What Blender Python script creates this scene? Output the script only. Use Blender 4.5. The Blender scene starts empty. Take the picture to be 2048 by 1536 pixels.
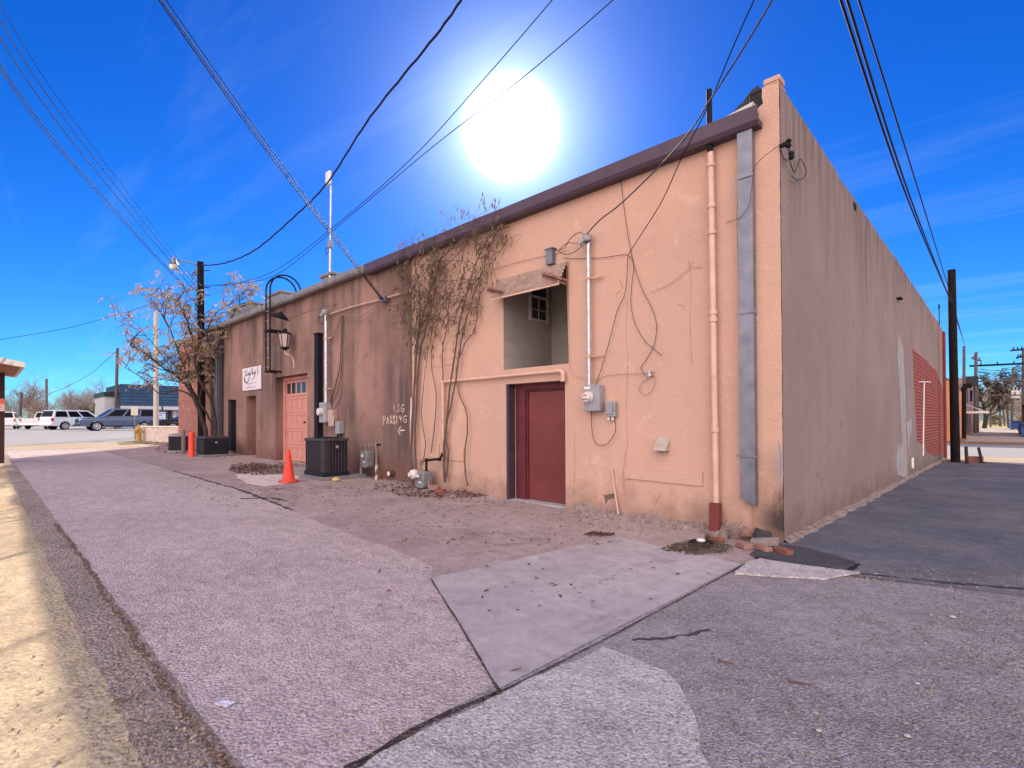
import bpy, bmesh, math, random
from mathutils import Vector, Matrix, noise
from mathutils.geometry import tessellate_polygon
random.seed(7)
R = random.random
def U(a, b): return a + (b - a) * R()
RAD = math.radians
SC = bpy.context.scene
COL = SC.collection

# ---------------------------------------------------------------- camera
FOC, SHF, AZ, PITCH, ROLL = 1029.0, 62.2, RAD(43.8), RAD(0.6), RAD(0.25)
CAM = Vector((1.95, -6.79, 1.5))
fw0 = Vector((-math.sin(AZ), math.cos(AZ), 0)); RT = Vector((math.cos(AZ), math.sin(AZ), 0)); UP0 = Vector((0, 0, 1))
FW = fw0 * math.cos(PITCH) + UP0 * math.sin(PITCH)
UPV = UP0 * math.cos(PITCH) - fw0 * math.sin(PITCH)
cR, sR = math.cos(ROLL), math.sin(ROLL)
CX = RT * cR - UPV * sR
CY = RT * sR + UPV * cR
cd = bpy.data.cameras.new('camera')
cd.lens = FOC / 2048 * 36; cd.sensor_width = 36; cd.shift_y = SHF / 2048; cd.clip_end = 3000; cd.clip_start = .05
cam = bpy.data.objects.new('camera', cd); COL.objects.link(cam)
cam.matrix_world = Matrix(((CX.x, CY.x, -FW.x, CAM.x), (CX.y, CY.y, -FW.y, CAM.y), (CX.z, CY.z, -FW.z, CAM.z), (0, 0, 0, 1)))
SC.camera = cam

# ---------------------------------------------------------------- light
SUN_EL, SUN_AZ = RAD(31.7), RAD(-43.8)
SDIR = Vector((math.sin(SUN_AZ) * math.cos(SUN_EL), math.cos(SUN_AZ) * math.cos(SUN_EL), math.sin(SUN_EL)))
sd = bpy.data.lights.new('sun', 'SUN'); sd.energy = 4.2; sd.angle = RAD(.5); sd.color = (1, .88, .70)
sun = bpy.data.objects.new('sun', sd); COL.objects.link(sun)
sun.rotation_euler = SDIR.to_track_quat('Z', 'Y').to_euler()
SC.view_settings.view_transform = 'Standard'; SC.view_settings.look = 'None'; SC.view_settings.gamma = 1
SC.view_settings.exposure = 1.1
SKYS, HALO, CLOUD = .10, .30, (4, 5, 6, 1)
HORT, ZENT, FILL_BANK = (.17, .46, .78, 1), (.055, .37, .72, 1), (15.2, 13.6, 13.2, 1)
W = bpy.data.worlds.new('World'); SC.world = W; W.use_nodes = True
def world():
    n, l = W.node_tree.nodes, W.node_tree.links
    n.clear()
    def N(t, **k):
        o = n.new(t)
        for a, b in k.items(): setattr(o, a, b)
        return o
    def mth(op, a, b=None, c=None):
        o = N('ShaderNodeMath', operation=op)
        for i, v in enumerate((a, b, c)):
            if v is None: continue
            if isinstance(v, (int, float)): o.inputs[i].default_value = v
            else: l.new(v, o.inputs[i])
        return o.outputs[0]
    sky = N('ShaderNodeTexSky', sky_type='NISHITA', sun_disc=False, sun_elevation=SUN_EL, sun_rotation=SUN_AZ, air_density=1.0, dust_density=.0, ozone_density=2.2, altitude=300)
    hs = N('ShaderNodeHueSaturation'); hs.inputs['Saturation'].default_value = 1.32; hs.inputs['Hue'].default_value = .508
    l.new(sky.outputs[0], hs.inputs['Color'])
    tc = N('ShaderNodeTexCoord')
    s0 = N('ShaderNodeSeparateXYZ'); l.new(tc.outputs['Generated'], s0.inputs[0])
    ev = N('ShaderNodeMapRange'); l.new(s0.outputs['Z'], ev.inputs[0]); ev.inputs['From Min'].default_value = 0; ev.inputs['From Max'].default_value = .55
    tn = N('ShaderNodeMix', data_type='RGBA'); l.new(ev.outputs[0], tn.inputs[0]); tn.inputs[6].default_value = HORT; tn.inputs[7].default_value = ZENT
    tm = N('ShaderNodeMix', data_type='RGBA', blend_type='MULTIPLY'); tm.inputs[0].default_value = 1; l.new(hs.outputs[0], tm.inputs[6]); l.new(tn.outputs[2], tm.inputs[7])
    hs = N('NodeReroute'); l.new(tm.outputs[2], hs.inputs[0])
    sp = N('ShaderNodeSeparateXYZ'); l.new(tc.outputs['Generated'], sp.inputs[0])
    # thin wind-drawn cirrus: the view direction projected on a high flat layer
    zz = mth('MAXIMUM', sp.outputs['Z'], .04)
    px, py = mth('DIVIDE', sp.outputs['X'], zz), mth('DIVIDE', sp.outputs['Y'], zz)
    cb = N('ShaderNodeCombineXYZ'); l.new(px, cb.inputs[0]); l.new(py, cb.inputs[1])
    mp = N('ShaderNodeMapping'); mp.inputs['Rotation'].default_value = (0, 0, RAD(-38)); mp.inputs['Scale'].default_value = (.16, 1.1, 1)
    l.new(cb.outputs[0], mp.inputs[0])
    nz = N('ShaderNodeTexNoise'); nz.inputs['Scale'].default_value = 1.0; nz.inputs['Detail'].default_value = 7; nz.inputs['Roughness'].default_value = .62; nz.inputs['Distortion'].default_value = .5
    l.new(mp.outputs[0], nz.inputs['Vector'])
    mr = N('ShaderNodeMapRange'); mr.inputs['From Min'].default_value = .50; mr.inputs['From Max'].default_value = .85; mr.inputs['To Max'].default_value = .19
    l.new(nz.outputs[0], mr.inputs[0])
    mx = N('ShaderNodeMix', data_type='RGBA'); l.new(mr.outputs[0], mx.inputs[0]); l.new(hs.outputs[0], mx.inputs[6]); mx.inputs[7].default_value = CLOUD
    # added unseen cloud bank behind the photographer, bright enough to fill the shaded walls
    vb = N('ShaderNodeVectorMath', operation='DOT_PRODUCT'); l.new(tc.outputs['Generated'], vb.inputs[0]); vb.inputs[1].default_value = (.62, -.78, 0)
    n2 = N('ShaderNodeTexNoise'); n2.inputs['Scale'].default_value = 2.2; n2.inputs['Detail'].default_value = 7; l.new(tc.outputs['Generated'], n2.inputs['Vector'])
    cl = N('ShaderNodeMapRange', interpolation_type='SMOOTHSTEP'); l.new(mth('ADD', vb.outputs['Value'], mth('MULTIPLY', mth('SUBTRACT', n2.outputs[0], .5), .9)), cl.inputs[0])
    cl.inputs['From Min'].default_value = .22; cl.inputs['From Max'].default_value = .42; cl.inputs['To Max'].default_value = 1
    m3 = N('ShaderNodeMix', data_type='RGBA'); l.new(cl.outputs[0], m3.inputs[0]); l.new(mx.outputs[2], m3.inputs[6]); m3.inputs[7].default_value = FILL_BANK
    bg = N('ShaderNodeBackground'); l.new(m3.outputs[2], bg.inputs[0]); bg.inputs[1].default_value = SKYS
    # the overexposed sun and the bright air round it
    gd = SDIR.copy(); gd.z -= .042; gd.normalize()
    dt = N('ShaderNodeVectorMath', operation='DOT_PRODUCT'); l.new(tc.outputs['Generated'], dt.inputs[0]); dt.inputs[1].default_value = gd
    ang = mth('ARCCOSINE', mth('MINIMUM', dt.outputs['Value'], 1.0))
    disc = N('ShaderNodeMapRange', interpolation_type='SMOOTHSTEP'); l.new(ang, disc.inputs[0])
    disc.inputs['From Min'].default_value = .03; disc.inputs['From Max'].default_value = .094; disc.inputs['To Min'].default_value = 1; disc.inputs['To Max'].default_value = 0
    halo = mth('MULTIPLY', mth('EXPONENT', mth('MULTIPLY', ang, -9.0)), HALO)
    tot = mth('ADD', mth('MULTIPLY', disc.outputs[0], 1.3), mth('ADD', halo, mth('MULTIPLY', mth('EXPONENT', mth('MULTIPLY', ang, -19.0)), 1.5)))
    bg2 = N('ShaderNodeBackground'); bg2.inputs[0].default_value = (.82, .96, 1, 1); l.new(tot, bg2.inputs[1])
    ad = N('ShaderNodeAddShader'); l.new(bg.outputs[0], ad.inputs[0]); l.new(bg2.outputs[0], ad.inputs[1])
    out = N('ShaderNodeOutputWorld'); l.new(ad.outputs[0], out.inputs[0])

world()

# ---------------------------------------------------------------- helpers
def ray(px, py):
    return CX * ((px - 1024) / FOC) + CY * ((768 - py) / FOC + SHF / FOC) + FW
def wl(px, py, y=0.0):                       # point of the plane y = const (the rear wall is y = 0)
    d = ray(px, py); return CAM + d * ((y - CAM.y) / d.y)
def sl(px, py, x=0.0):                       # point of the plane x = const (the side wall is x = 0)
    d = ray(px, py); return CAM + d * ((x - CAM.x) / d.x)
def dp(px, py, t): return CAM + ray(px, py) * t
def zf(x, y):                                # height of the ground: rises along the alley, falls beside the side wall
    return .0165 * min(max(-x - 2, 0), 48) - .012 * min(max(y, 0), 22) * min(max((x + 3) / 3, 0), 1)
def gp(px, py):
    z = 0.0
    for i in range(60):
        d = ray(px, py); p = CAM + d * ((z - CAM.z) / d.z); z = .5 * z + .5 * zf(p.x, p.y)
    return p

ORG = {}
class MB:
    def __init__(s): s.v = []; s.f = []; s.uvq = None
    def add(s, vs, fs):
        o = len(s.v); s.v += [Vector(v) for v in vs]; s.f += [[i + o for i in f] for f in fs]; return s
    def box(s, x0, x1, y0, y1, z0, z1, M=None):
        vs = [Vector((x, y, z)) for z in (z0, z1) for y in (y0, y1) for x in (x0, x1)]
        if M: vs = [M @ v for v in vs]
        return s.add(vs, [(0, 2, 3, 1), (4, 5, 7, 6), (0, 1, 5, 4), (2, 6, 7, 3), (0, 4, 6, 2), (1, 3, 7, 5)])
    def tube(s, pts, r, n=8, cap=True, r1=None):
        pts = [Vector(p) for p in pts]; m = len(pts); rings = []; nrm = None
        for i, p in enumerate(pts):
            t = (pts[min(i + 1, m - 1)] - pts[max(i - 1, 0)])
            if t.length < 1e-9: t = Vector((0, 0, 1))
            t.normalize()
            if nrm is None:
                a = Vector((0, 0, 1)) if abs(t.z) < .9 else Vector((1, 0, 0)); nrm = t.cross(a).normalized()
            else:
                nrm = nrm - t * nrm.dot(t)
                nrm = nrm.normalized() if nrm.length > 1e-6 else t.orthogonal().normalized()
            b = t.cross(nrm)
            rr = r[i] if isinstance(r, (list, tuple)) else (r if r1 is None else r + (r1 - r) * i / max(m - 1, 1))
            rings.append([p + (nrm * math.cos(2 * math.pi * k / n) + b * math.sin(2 * math.pi * k / n)) * rr for k in range(n)])
        vs = [v for g in rings for v in g]; fs = []
        for i in range(m - 1):
            for k in range(n): fs.append((i * n + k, i * n + (k + 1) % n, (i + 1) * n + (k + 1) % n, (i + 1) * n + k))
        if cap: fs += [tuple(range(n - 1, -1, -1)), tuple((m - 1) * n + k for k in range(n))]
        return s.add(vs, fs)
    def cyl(s, p0, p1, r, r1=None, n=16): return s.tube([p0, p1], [r, r if r1 is None else r1], n)
    def lathe(s, prof, c=(0, 0, 0), n=20, M=None):
        vs = []; fs = []; c = Vector(c)
        for (r, z) in prof:
            for k in range(n):
                v = Vector((r * math.cos(2 * math.pi * k / n), r * math.sin(2 * math.pi * k / n), z))
                vs.append(c + (M @ v if M else v))
        for i in range(len(prof) - 1):
            for k in range(n): fs.append((i * n + k, i * n + (k + 1) % n, (i + 1) * n + (k + 1) % n, (i + 1) * n + k))
        fs += [tuple(range(n - 1, -1, -1)), tuple((len(prof) - 1) * n + k for k in range(n))]
        return s.add(vs, fs)
    def prism(s, poly, fn, t0, t1):           # poly in 2-D, fn(u, v, t) -> point
        n = len(poly)
        vs = [fn(u, v, t0) for u, v in poly] + [fn(u, v, t1) for u, v in poly]
        tri = tessellate_polygon([[Vector((u, v, 0)) for u, v in poly]])
        fs = [tuple(t) for t in tri] + [tuple(i + n for i in reversed(t)) for t in tri]
        fs += [(i, (i + 1) % n, (i + 1) % n + n, i + n) for i in range(n)]
        return s.add(vs, fs)
    def build(s, name, mat, parent=None, smooth=False, bevel=0, seg=2, loc=None, fix=True):
        if parent is not None: off = ORG[parent.name]
        elif loc is not None: off = Vector(loc)
        else:
            xs = [v.x for v in s.v]; ys = [v.y for v in s.v]
            off = Vector(((min(xs) + max(xs)) / 2, (min(ys) + max(ys)) / 2, min(v.z for v in s.v)))
        me = bpy.data.meshes.new(name)
        me.from_pydata([tuple(v - off) for v in s.v], [], s.f)
        bm = bmesh.new(); bm.from_mesh(me)
        if fix: bmesh.ops.recalc_face_normals(bm, faces=bm.faces)
        if smooth:
            for f in bm.faces: f.smooth = True
            for e in bm.edges:
                if len(e.link_faces) == 2 and e.calc_face_angle(0) > .7: e.smooth = False
        bm.to_mesh(me); bm.free()
        me.materials.append(mat)
        o = bpy.data.objects.new(name, me); COL.objects.link(o)
        if parent is not None: o.parent = parent
        else: o.location = off
        ORG[o.name] = off
        if bevel:
            md = o.modifiers.new('bevel', 'BEVEL'); md.width = bevel; md.segments = seg; md.limit_method = 'ANGLE'; md.angle_limit = RAD(40)
        return o
def tag(o, label, cat, group=None):
    o['label'] = label; o['category'] = cat
    if group: o['group'] = group
    return o
def thing(name, loc, label, cat, group=None):
    o = bpy.data.objects.new(name, None); o.empty_display_size = .1; COL.objects.link(o); o.location = loc
    ORG[o.name] = Vector(loc); return tag(o, label, cat, group)
def struct(o): o['kind'] = 'structure'; return o
def stuff(o): o['kind'] = 'stuff'; return o
def kids(o): return [c for c in bpy.data.objects if c.parent == o]
def dup(o, parent=None):
    c = o.copy(); COL.objects.link(c); c.parent = parent; ORG[c.name] = ORG.get(o.name, Vector())
    for k in kids(o): dup(k, c)
    return c
def spline(pts, n=8):
    pts = [Vector(p) for p in pts]; out = []
    for i in range(len(pts) - 1):
        p0 = pts[max(i - 1, 0)]; p1 = pts[i]; p2 = pts[i + 1]; p3 = pts[min(i + 2, len(pts) - 1)]
        for k in range(n):
            t = k / n
            out.append(.5 * ((2 * p1) + (p2 - p0) * t + (2 * p0 - 5 * p1 + 4 * p2 - p3) * t * t + (3 * p1 - p0 - 3 * p2 + p3) * t ** 3))
    return out + [pts[-1]]

# ---------------------------------------------------------------- materials
class NT:
    def __init__(s, name):
        s.m = bpy.data.materials.new(name); s.m.use_nodes = True
        s.n, s.l = s.m.node_tree.nodes, s.m.node_tree.links
        s.b = s.n['Principled BSDF']; s.geo = None
    def N(s, t, ins=None, **k):
        o = s.n.new(t)
        for a, b in k.items(): setattr(o, a, b)
        for a, b in (ins or {}).items():
            if hasattr(b, 'is_output'): s.l.new(b, o.inputs[a])
            else: o.inputs[a].default_value = b
        return o
    def pos(s):
        if not s.geo: s.geo = s.N('ShaderNodeNewGeometry')
        return s.geo.outputs['Position']
    def noise(s, scale, detail=5, stretch=None, rough=.55, dist=0):
        v = s.pos()
        if stretch: v = s.N('ShaderNodeMapping', {'Vector': v, 'Scale': stretch}).outputs[0]
        return s.N('ShaderNodeTexNoise', {'Vector': v, 'Scale': scale, 'Detail': detail, 'Roughness': rough, 'Distortion': dist}).outputs[0]
    def vor(s, scale, feature='F1', out=0):
        return s.N('ShaderNodeTexVoronoi', {'Vector': s.pos(), 'Scale': scale}, feature=feature).outputs[out]
    def rng(s, v, a, b, c=0.0, d=1.0): return s.N('ShaderNodeMapRange', {0: v, 1: a, 2: b, 3: c, 4: d}).outputs[0]
    def mul(s, a, b): return s.N('ShaderNodeMath', {0: a, 1: b}, operation='MULTIPLY').outputs[0]
    def add(s, a, b): return s.N('ShaderNodeMath', {0: a, 1: b}, operation='ADD').outputs[0]
    def mix(s, f, a, b, mode='MIX'):
        o = s.N('ShaderNodeMix', {0: f}, data_type='RGBA', blend_type=mode)
        for i, c in ((6, a), (7, b)):
            if hasattr(c, 'is_output'): s.l.new(c, o.inputs[i])
            else: o.inputs[i].default_value = tuple(c)[:3] + (1,)
        return o.outputs[2]
    def col(s, c):
        if hasattr(c, 'is_output'): s.l.new(c, s.b.inputs['Base Color'])
        else: s.b.inputs['Base Color'].default_value = tuple(c)[:3] + (1,)
    def bump(s, h, strength=.3, dist=.01):
        s.l.new(s.N('ShaderNodeBump', {'Height': h, 'Strength': strength, 'Distance': dist}).outputs[0], s.b.inputs['Normal'])
    def fin(s, rough=.8, metal=0, spec=.3):
        s.b.inputs['Roughness'].default_value = rough; s.b.inputs['Metallic'].default_value = metal
        s.b.inputs['Specular IOR Level'].default_value = spec; return s.m
def leafmat(name, c, c2, scale):
    t = NT(name); cc = t.mix(t.rng(t.noise(scale, 4), .35, .65), c, c2); t.col(cc)
    tr = t.N('ShaderNodeBsdfTranslucent', {'Color': cc}); ms = t.N('ShaderNodeMixShader', {0: .45, 1: t.b.outputs[0], 2: tr.outputs[0]})
    t.l.new(ms.outputs[0], t.n['Material Output'].inputs[0]); return t.fin(.75, 0, .15)
def mk(name, c, c2=None, scale=4, rough=.7, metal=0, bump=0, bs=80, spec=.3, lo=.35, hi=.7, stretch=None):
    t = NT(name)
    if c2: t.col(t.mix(t.rng(t.noise(scale, 6, stretch), lo, hi), c, c2))
    else: t.col(c)
    if bump: t.bump(t.noise(bs, 4), bump, .01)
    return t.fin(rough, metal, spec)

# ---------------------------------------------------------------- setting materials
def stucco(name, a, b, streak, s_amt, top=None, s_lo=.5, s_hi=.75, dirt=(.16, .10, .08), z0=0.0, bumpk=.42, sx=3.2, spots=None, soot=False):
    t = NT(name)
    c = t.mix(t.rng(t.noise(.55, 6, None, .6), .36, .66), a, b)
    st = t.rng(t.noise(1.0, 7, (sx, sx, .22), .6), s_lo, s_hi)
    sp = t.N('ShaderNodeSeparateXYZ', {0: t.pos()}); z = sp.outputs[2]
    st = t.mul(st, t.rng(t.noise(.35, 4), .35, .68))
    c = t.mix(t.mul(st, s_amt), c, streak)
    if top:                                   # run-off stains below the coping, ragged lower ends
        ln = t.noise(1.0, 6, (2.2, 2.2, .10), .65)
        m = t.mul(t.rng(t.add(z, t.mul(ln, 3.4)), 5.6, 7.2), t.rng(t.noise(1.0, 7, (4, 4, .4), .7), .40, .66))
        c = t.mix(t.mul(m, .85), c, top)
    if spots: c = t.mix(t.mul(t.rng(t.noise(2.1, 8, None, .7, .4), .58, .68), spots[1]), c, spots[0])
    d = t.rng(t.add(z, t.mul(t.noise(2.5, 7, None, .7), -1.3)), -.75 + z0, -.1 + z0, 1, 0)
    c = t.mix(t.mul(d, .75), c, dirt)
    if soot:                                  # black splash beside the torn end of the downspout
        so = t.mul(t.rng(sp.outputs[0], -.42, -.04), t.mul(t.rng(t.add(z, t.mul(t.noise(4, 7, (1.5, 1, .6), .7), .9)), 1.25, .75), t.rng(z, -.05, .2)))
        c = t.mix(t.mul(so, 1.15), c, (.075, .05, .045))
    fine = t.noise(70, 3)
    c = t.mix(t.rng(fine, .3, .75, 0, .35), c, t.mix(1.0, c, (.62, .60, .6), 'MULTIPLY'))
    t.col(c)
    h = t.add(t.mul(t.noise(38, 5, None, .65), 1.0), t.add(t.mul(t.noise(3.0, 4), 2.2), t.mul(t.vor(60), .5)))
    t.bump(h, bumpk, .02)
    return t.fin(.92, 0, .15)
M_peach = stucco('peach_stucco', (.575, .345, .265), (.51, .315, .25), (.47, .27, .19), .35, spots=((.68, .44, .34), .5), soot=True)
M_brown = stucco('brown_stucco', (.215, .125, .112), (.33, .19, .158), (.075, .055, .052), 1.0, top=(.06, .048, .048), s_lo=.40, s_hi=.62, dirt=(.14, .06, .05), z0=.25, sx=1.7, spots=((.13, .09, .085), .7))
M_side = stucco('grey_stucco', (.262, .192, .175), (.315, .23, .205), (.20, .145, .135), .3, top=(.10, .08, .078), dirt=(.15, .10, .08), z0=-.1, sx=2.2, spots=((.19, .15, .14), .6))

def brickmat(name, c1, c2, mortar, axis, bw=.215, bh=.075, ms=.011, bumpk=.8, mort_bump=True, spots=None):
    t = NT(name)
    sp = t.N('ShaderNodeSeparateXYZ', {0: t.pos()})
    cb = t.N('ShaderNodeCombineXYZ', {0: sp.outputs[0 if axis == 'x' else 1], 1: sp.outputs[2]})
    br = t.N('ShaderNodeTexBrick', {'Vector': cb.outputs[0], 'Scale': 1.0, 'Mortar Size': ms, 'Mortar Smooth': .25, 'Brick Width': bw, 'Row Height': bh, 'Bias': -.1})
    for k, c in (('Color1', c1), ('Color2', c2), ('Mortar', mortar)): br.inputs[k].default_value = tuple(c) + (1,)
    c = t.mix(t.rng(t.noise(5, 6), .35, .7, 0, .6), br.outputs[0], t.mix(1.0, br.outputs[0], (.6, .55, .55), 'MULTIPLY'))
    if spots: c = t.mix(t.mul(t.rng(t.noise(6, 6, None, .7), .60, .66), spots[1]), c, spots[0])
    t.col(c)
    t.bump(t.add(t.mul(br.outputs[1], -1.0), t.mul(t.noise(60, 4), .35)), bumpk, .012)
    return t.fin(.9, 0, .15)
M_brickred = brickmat('painted_red_brick', (.43, .12, .095), (.34, .10, .085), (.13, .045, .04), 'y', .22, .105, .016)
M_brickold = brickmat('old_brick', (.40, .13, .095), (.28, .095, .075), (.34, .25, .21), 'x', spots=((.66, .5, .44), .85))
M_brickpale = brickmat('whitewashed_brick', (.62, .50, .42), (.56, .43, .36), (.42, .33, .28), 'y', .3, .14, .01, .4)

def groundmat(name, a, b, st1, st2, vs=55, k=.55, big=.5, patch=None, bumpk=.7, rough=.95, mott=.6):
    t = NT(name)
    c = t.mix(t.rng(t.noise(big, 8, None, .62), .38, .64), a, b)
    if patch: c = t.mix(t.mul(t.rng(t.noise(patch[2], 8, None, .68, .6), patch[3], patch[3] + .09), patch[1]), c, patch[0])
    c = t.mix(t.mul(t.rng(t.noise(7, 9, None, .72), .44, .62), mott), c, t.mix(1.0, c, (.60, .56, .56), 'MULTIPLY'))
    c = t.mix(t.mul(t.rng(t.noise(1.9, 8, (1, 1.6, 1), .7), .50, .66), mott), c, t.mix(1.0, c, (1.32, 1.30, 1.30), 'MULTIPLY'))
    vc = t.N('ShaderNodeSeparateColor', {0: t.vor(vs, 'F1', 1)})
    f2 = t.N('ShaderNodeSeparateColor', {0: t.vor(vs * 2.7, 'F1', 1)})
    c = t.mix(t.mul(t.rng(vc.outputs[0], .55, .95), k), c, st1)
    c = t.mix(t.mul(t.rng(vc.outputs[1], .6, .95), k), c, st2)
    c = t.mix(t.mul(t.rng(f2.outputs[0], .6, .95), k * .8), c, st2)
    c = t.mix(t.mul(t.rng(f2.outputs[1], .7, .95), k * .7), c, st1)
    t.col(c)
    h = t.add(t.mul(t.vor(vs * .8), -1.0), t.add(t.mul(t.noise(vs * .33, 6, None, .7), 1.6), t.mul(t.noise(4, 5), 2.0)))
    t.bump(h, bumpk, .018)
    return t.fin(rough, 0, .12)
M_ground = groundmat('sunlit_concrete', (.46, .37, .25), (.37, .285, .19), (.56, .47, .35), (.22, .17, .13), 46, .4, .4, ((.46, .24, .11), .45, .9, .60))
M_alley = groundmat('exposed_aggregate', (.53, .42, .425), (.43, .335, .34), (.70, .59, .58), (.11, .085, .095), 66, .45, .35, ((.24, .165, .155), .45, .8, .58))
M_apron = groundmat('worn_apron_concrete', (.44, .335, .33), (.33, .245, .24), (.48, .40, .39), (.13, .095, .095), 85, .4, .8, ((.17, .11, .105), .6, 1.1, .58), .55)
M_slab = groundmat('smooth_concrete', (.47, .41, .43), (.37, .32, .34), (.42, .37, .36), (.22, .18, .18), 150, .3, .9, ((.23, .185, .185), .55, 1.6, .57), .3, .95, .45)
M_patchc = groundmat('broken_concrete', (.54, .485, .49), (.44, .39, .40), (.66, .60, .59), (.12, .10, .105), 68, .5, .8, ((.24, .2, .2), .6, 2.6, .55), .55)
M_asph = groundmat('gravelly_asphalt', (.365, .32, .34), (.26, .225, .24), (.56, .50, .51), (.065, .055, .065), 82, .42, .7, ((.19, .15, .135), .55, 1.1, .56), .75)
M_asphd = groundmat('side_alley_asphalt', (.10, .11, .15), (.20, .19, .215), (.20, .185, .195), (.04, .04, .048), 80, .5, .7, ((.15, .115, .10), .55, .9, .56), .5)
M_tar = groundmat('fresh_tar_patch', (.055, .055, .066), (.085, .082, .095), (.17, .16, .18), (.012, .012, .014), 90, .6, .8, None, .7, .7)
M_joint = groundmat('joint_grit', (.035, .026, .024), (.07, .05, .045), (.25, .2, .18), (.02, .016, .016), 70, .6, 3, None, .8)
M_rust = groundmat('brown_gravel', (.20, .125, .09), (.14, .085, .065), (.42, .31, .24), (.09, .05, .035), 60, .7, 3, None, 1.0)
M_street = groundmat('street_asphalt', (.25, .245, .26), (.29, .28, .29), (.33, .32, .33), (.18, .175, .18), 60, .3, .12, None, .2)
M_walk = groundmat('sidewalk', (.36, .29, .22), (.30, .235, .17), (.52, .45, .36), (.28, .21, .16), 40, .35, .3, ((.30, .2, .13), .4, .5, .6), .3)
M_grass = groundmat('dry_grass_soil', (.22, .17, .07), (.14, .13, .04), (.32, .26, .1), (.08, .07, .03), 30, .7, .5, None, .8)
M_redsoil = groundmat('red_dirt', (.25, .125, .08), (.19, .10, .065), (.4, .24, .15), (.15, .08, .06), 40, .5, .6, None, .7)

# ---------------------------------------------------------------- ground
def jit(poly, step=.25, amp=.02, seed=1, closed=True):
    rnd = random.Random(seed); out = []
    n = len(poly)
    for i in range(n if closed else n - 1):
        a = Vector(poly[i][:2]); b = Vector(poly[(i + 1) % n][:2]); L = (b - a).length
        k = max(1, int(L / step)); nn = (b - a).orthogonal().normalized()
        for j in range(k):
            p = a.lerp(b, j / k)
            if j: p = p + nn * (amp * (noise.noise(Vector((p.x * 1.3, p.y * 1.3, seed))) * 2 + rnd.uniform(-.5, .5)))
            out.append((p.x, p.y))
    if not closed: out.append(tuple(poly[-1][:2]))
    return out
def drape(name, poly, dz, mat, up=0.0):
    bm = bmesh.new()
    vs = [bm.verts.new((p[0], p[1], 0)) for p in poly]
    for t in tessellate_polygon([[Vector((p[0], p[1], 0)) for p in poly]]):
        try: bm.faces.new([vs[i] for i in t])
        except ValueError: pass
    for co, no in (((-50, 0, 0), (1, 0, 0)), ((-3, 0, 0), (1, 0, 0)), ((-2, 0, 0), (1, 0, 0)), ((0, 0, 0), (1, 0, 0)), ((0, 0, 0), (0, 1, 0)), ((0, 22, 0), (0, 1, 0))):
        bmesh.ops.bisect_plane(bm, geom=bm.verts[:] + bm.edges[:] + bm.faces[:], plane_co=co, plane_no=no, dist=1e-5)
    for v in bm.verts: v.co.z = zf(v.co.x, v.co.y) + dz
    if up:
        r = bmesh.ops.extrude_face_region(bm, geom=bm.faces[:])
        for g in r['geom']:
            if isinstance(g, bmesh.types.BMVert): g.co.z += up
    bmesh.ops.recalc_face_normals(bm, faces=bm.faces)
    if not up and sum(f.normal.z for f in bm.faces) < 0: bmesh.ops.reverse_faces(bm, faces=bm.faces)
    me = bpy.data.meshes.new(name); bm.to_mesh(me); bm.free(); me.materials.append(mat)
    o = bpy.data.objects.new(name, me); COL.objects.link(o); ORG[o.name] = Vector()
    return struct(o)
def band(pts, w, seed=1, amp=.4):
    rnd = random.Random(seed); L = []; Rr = []
    pts = [Vector(p[:2]) for p in pts]
    for i, p in enumerate(pts):
        t = (pts[min(i + 1, len(pts) - 1)] - pts[max(i - 1, 0)]).normalized(); nn = Vector((-t.y, t.x))
        ww = w * (1 + amp * rnd.uniform(-1, 1))
        L.append(p + nn * ww / 2); Rr.append(p - nn * ww / 2)
    return L + Rr[::-1]
xs = [-700, -300, -120, -60, -50, -30, -20, -10, -3, -2, 0, 5, 20, 80, 300, 700]
ys = [-700, -300, -100, -30, -6, 0, 10, 22, 40, 60, 100, 200, 400, 700]
g = MB(); g.add([(x, y, zf(x, y)) for y in ys for x in xs], [(j * 16 + i, j * 16 + i + 1, j * 16 + i + 17, j * 16 + i + 16) for j in range(len(ys) - 1) for i in range(15)])
struct(g.build('ground', M_ground, loc=(0, 0, 0)))
E_ = [(-26.5, -3.4), (-14, -3.15), (-8.75, -3.1), (-4.15, -3.42), (-2.3, -3.55), (-2.0, -3.79)]
drape('alley_pavement', jit([(-26, -6.02), (1.2, -6.05), (3.5, -6.5), (3.5, -9), (.02, -9), (.0, -4.84), (-.08, -4.80)] + E_[::-1], .22, .035, 3), .004, M_alley)
drape('apron_pavement', [(x, y - .5) for x, y in E_] + [(.1, -4.9), (.1, -1.3), (.1, .2), (-27, .2)], .0025, M_apron)
drape('concrete_slab', jit([(-2, -3.79), (-.10, -4.78), (-.03, -1.32), (-1.62, -1.09)], .3, .006, 5), .009, M_slab)
drape('front_pavement', jit([(-.09, -9), (9, -9), (9, -.8), (2.6, -.35), (1.2, -.95), (.5, -1.2), (-.06, -1.3), (-.08, -3.0), (-.14, -4.78)], .3, .012, 6), .006, M_asph)
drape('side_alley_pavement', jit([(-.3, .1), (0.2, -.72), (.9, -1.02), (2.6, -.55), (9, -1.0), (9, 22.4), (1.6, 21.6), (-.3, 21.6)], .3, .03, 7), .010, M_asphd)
drape('concrete_patch', jit([gp(*p) for p in ((985, 1392), (1205, 1296), (1330, 1345), (1372, 1400), (1400, 1470), (1425, 1545), (1440, 1900), (640, 1900), (700, 1545))], .12, .03, 8), .010, M_patchc)
drape('concrete_step', jit([gp(*p) for p in ((1492, 1130), (1520, 1122), (1640, 1140), (1720, 1150), (1650, 1163), (1560, 1158), (1470, 1152))], .08, .012, 9), .012, M_patchc, .02)
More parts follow.
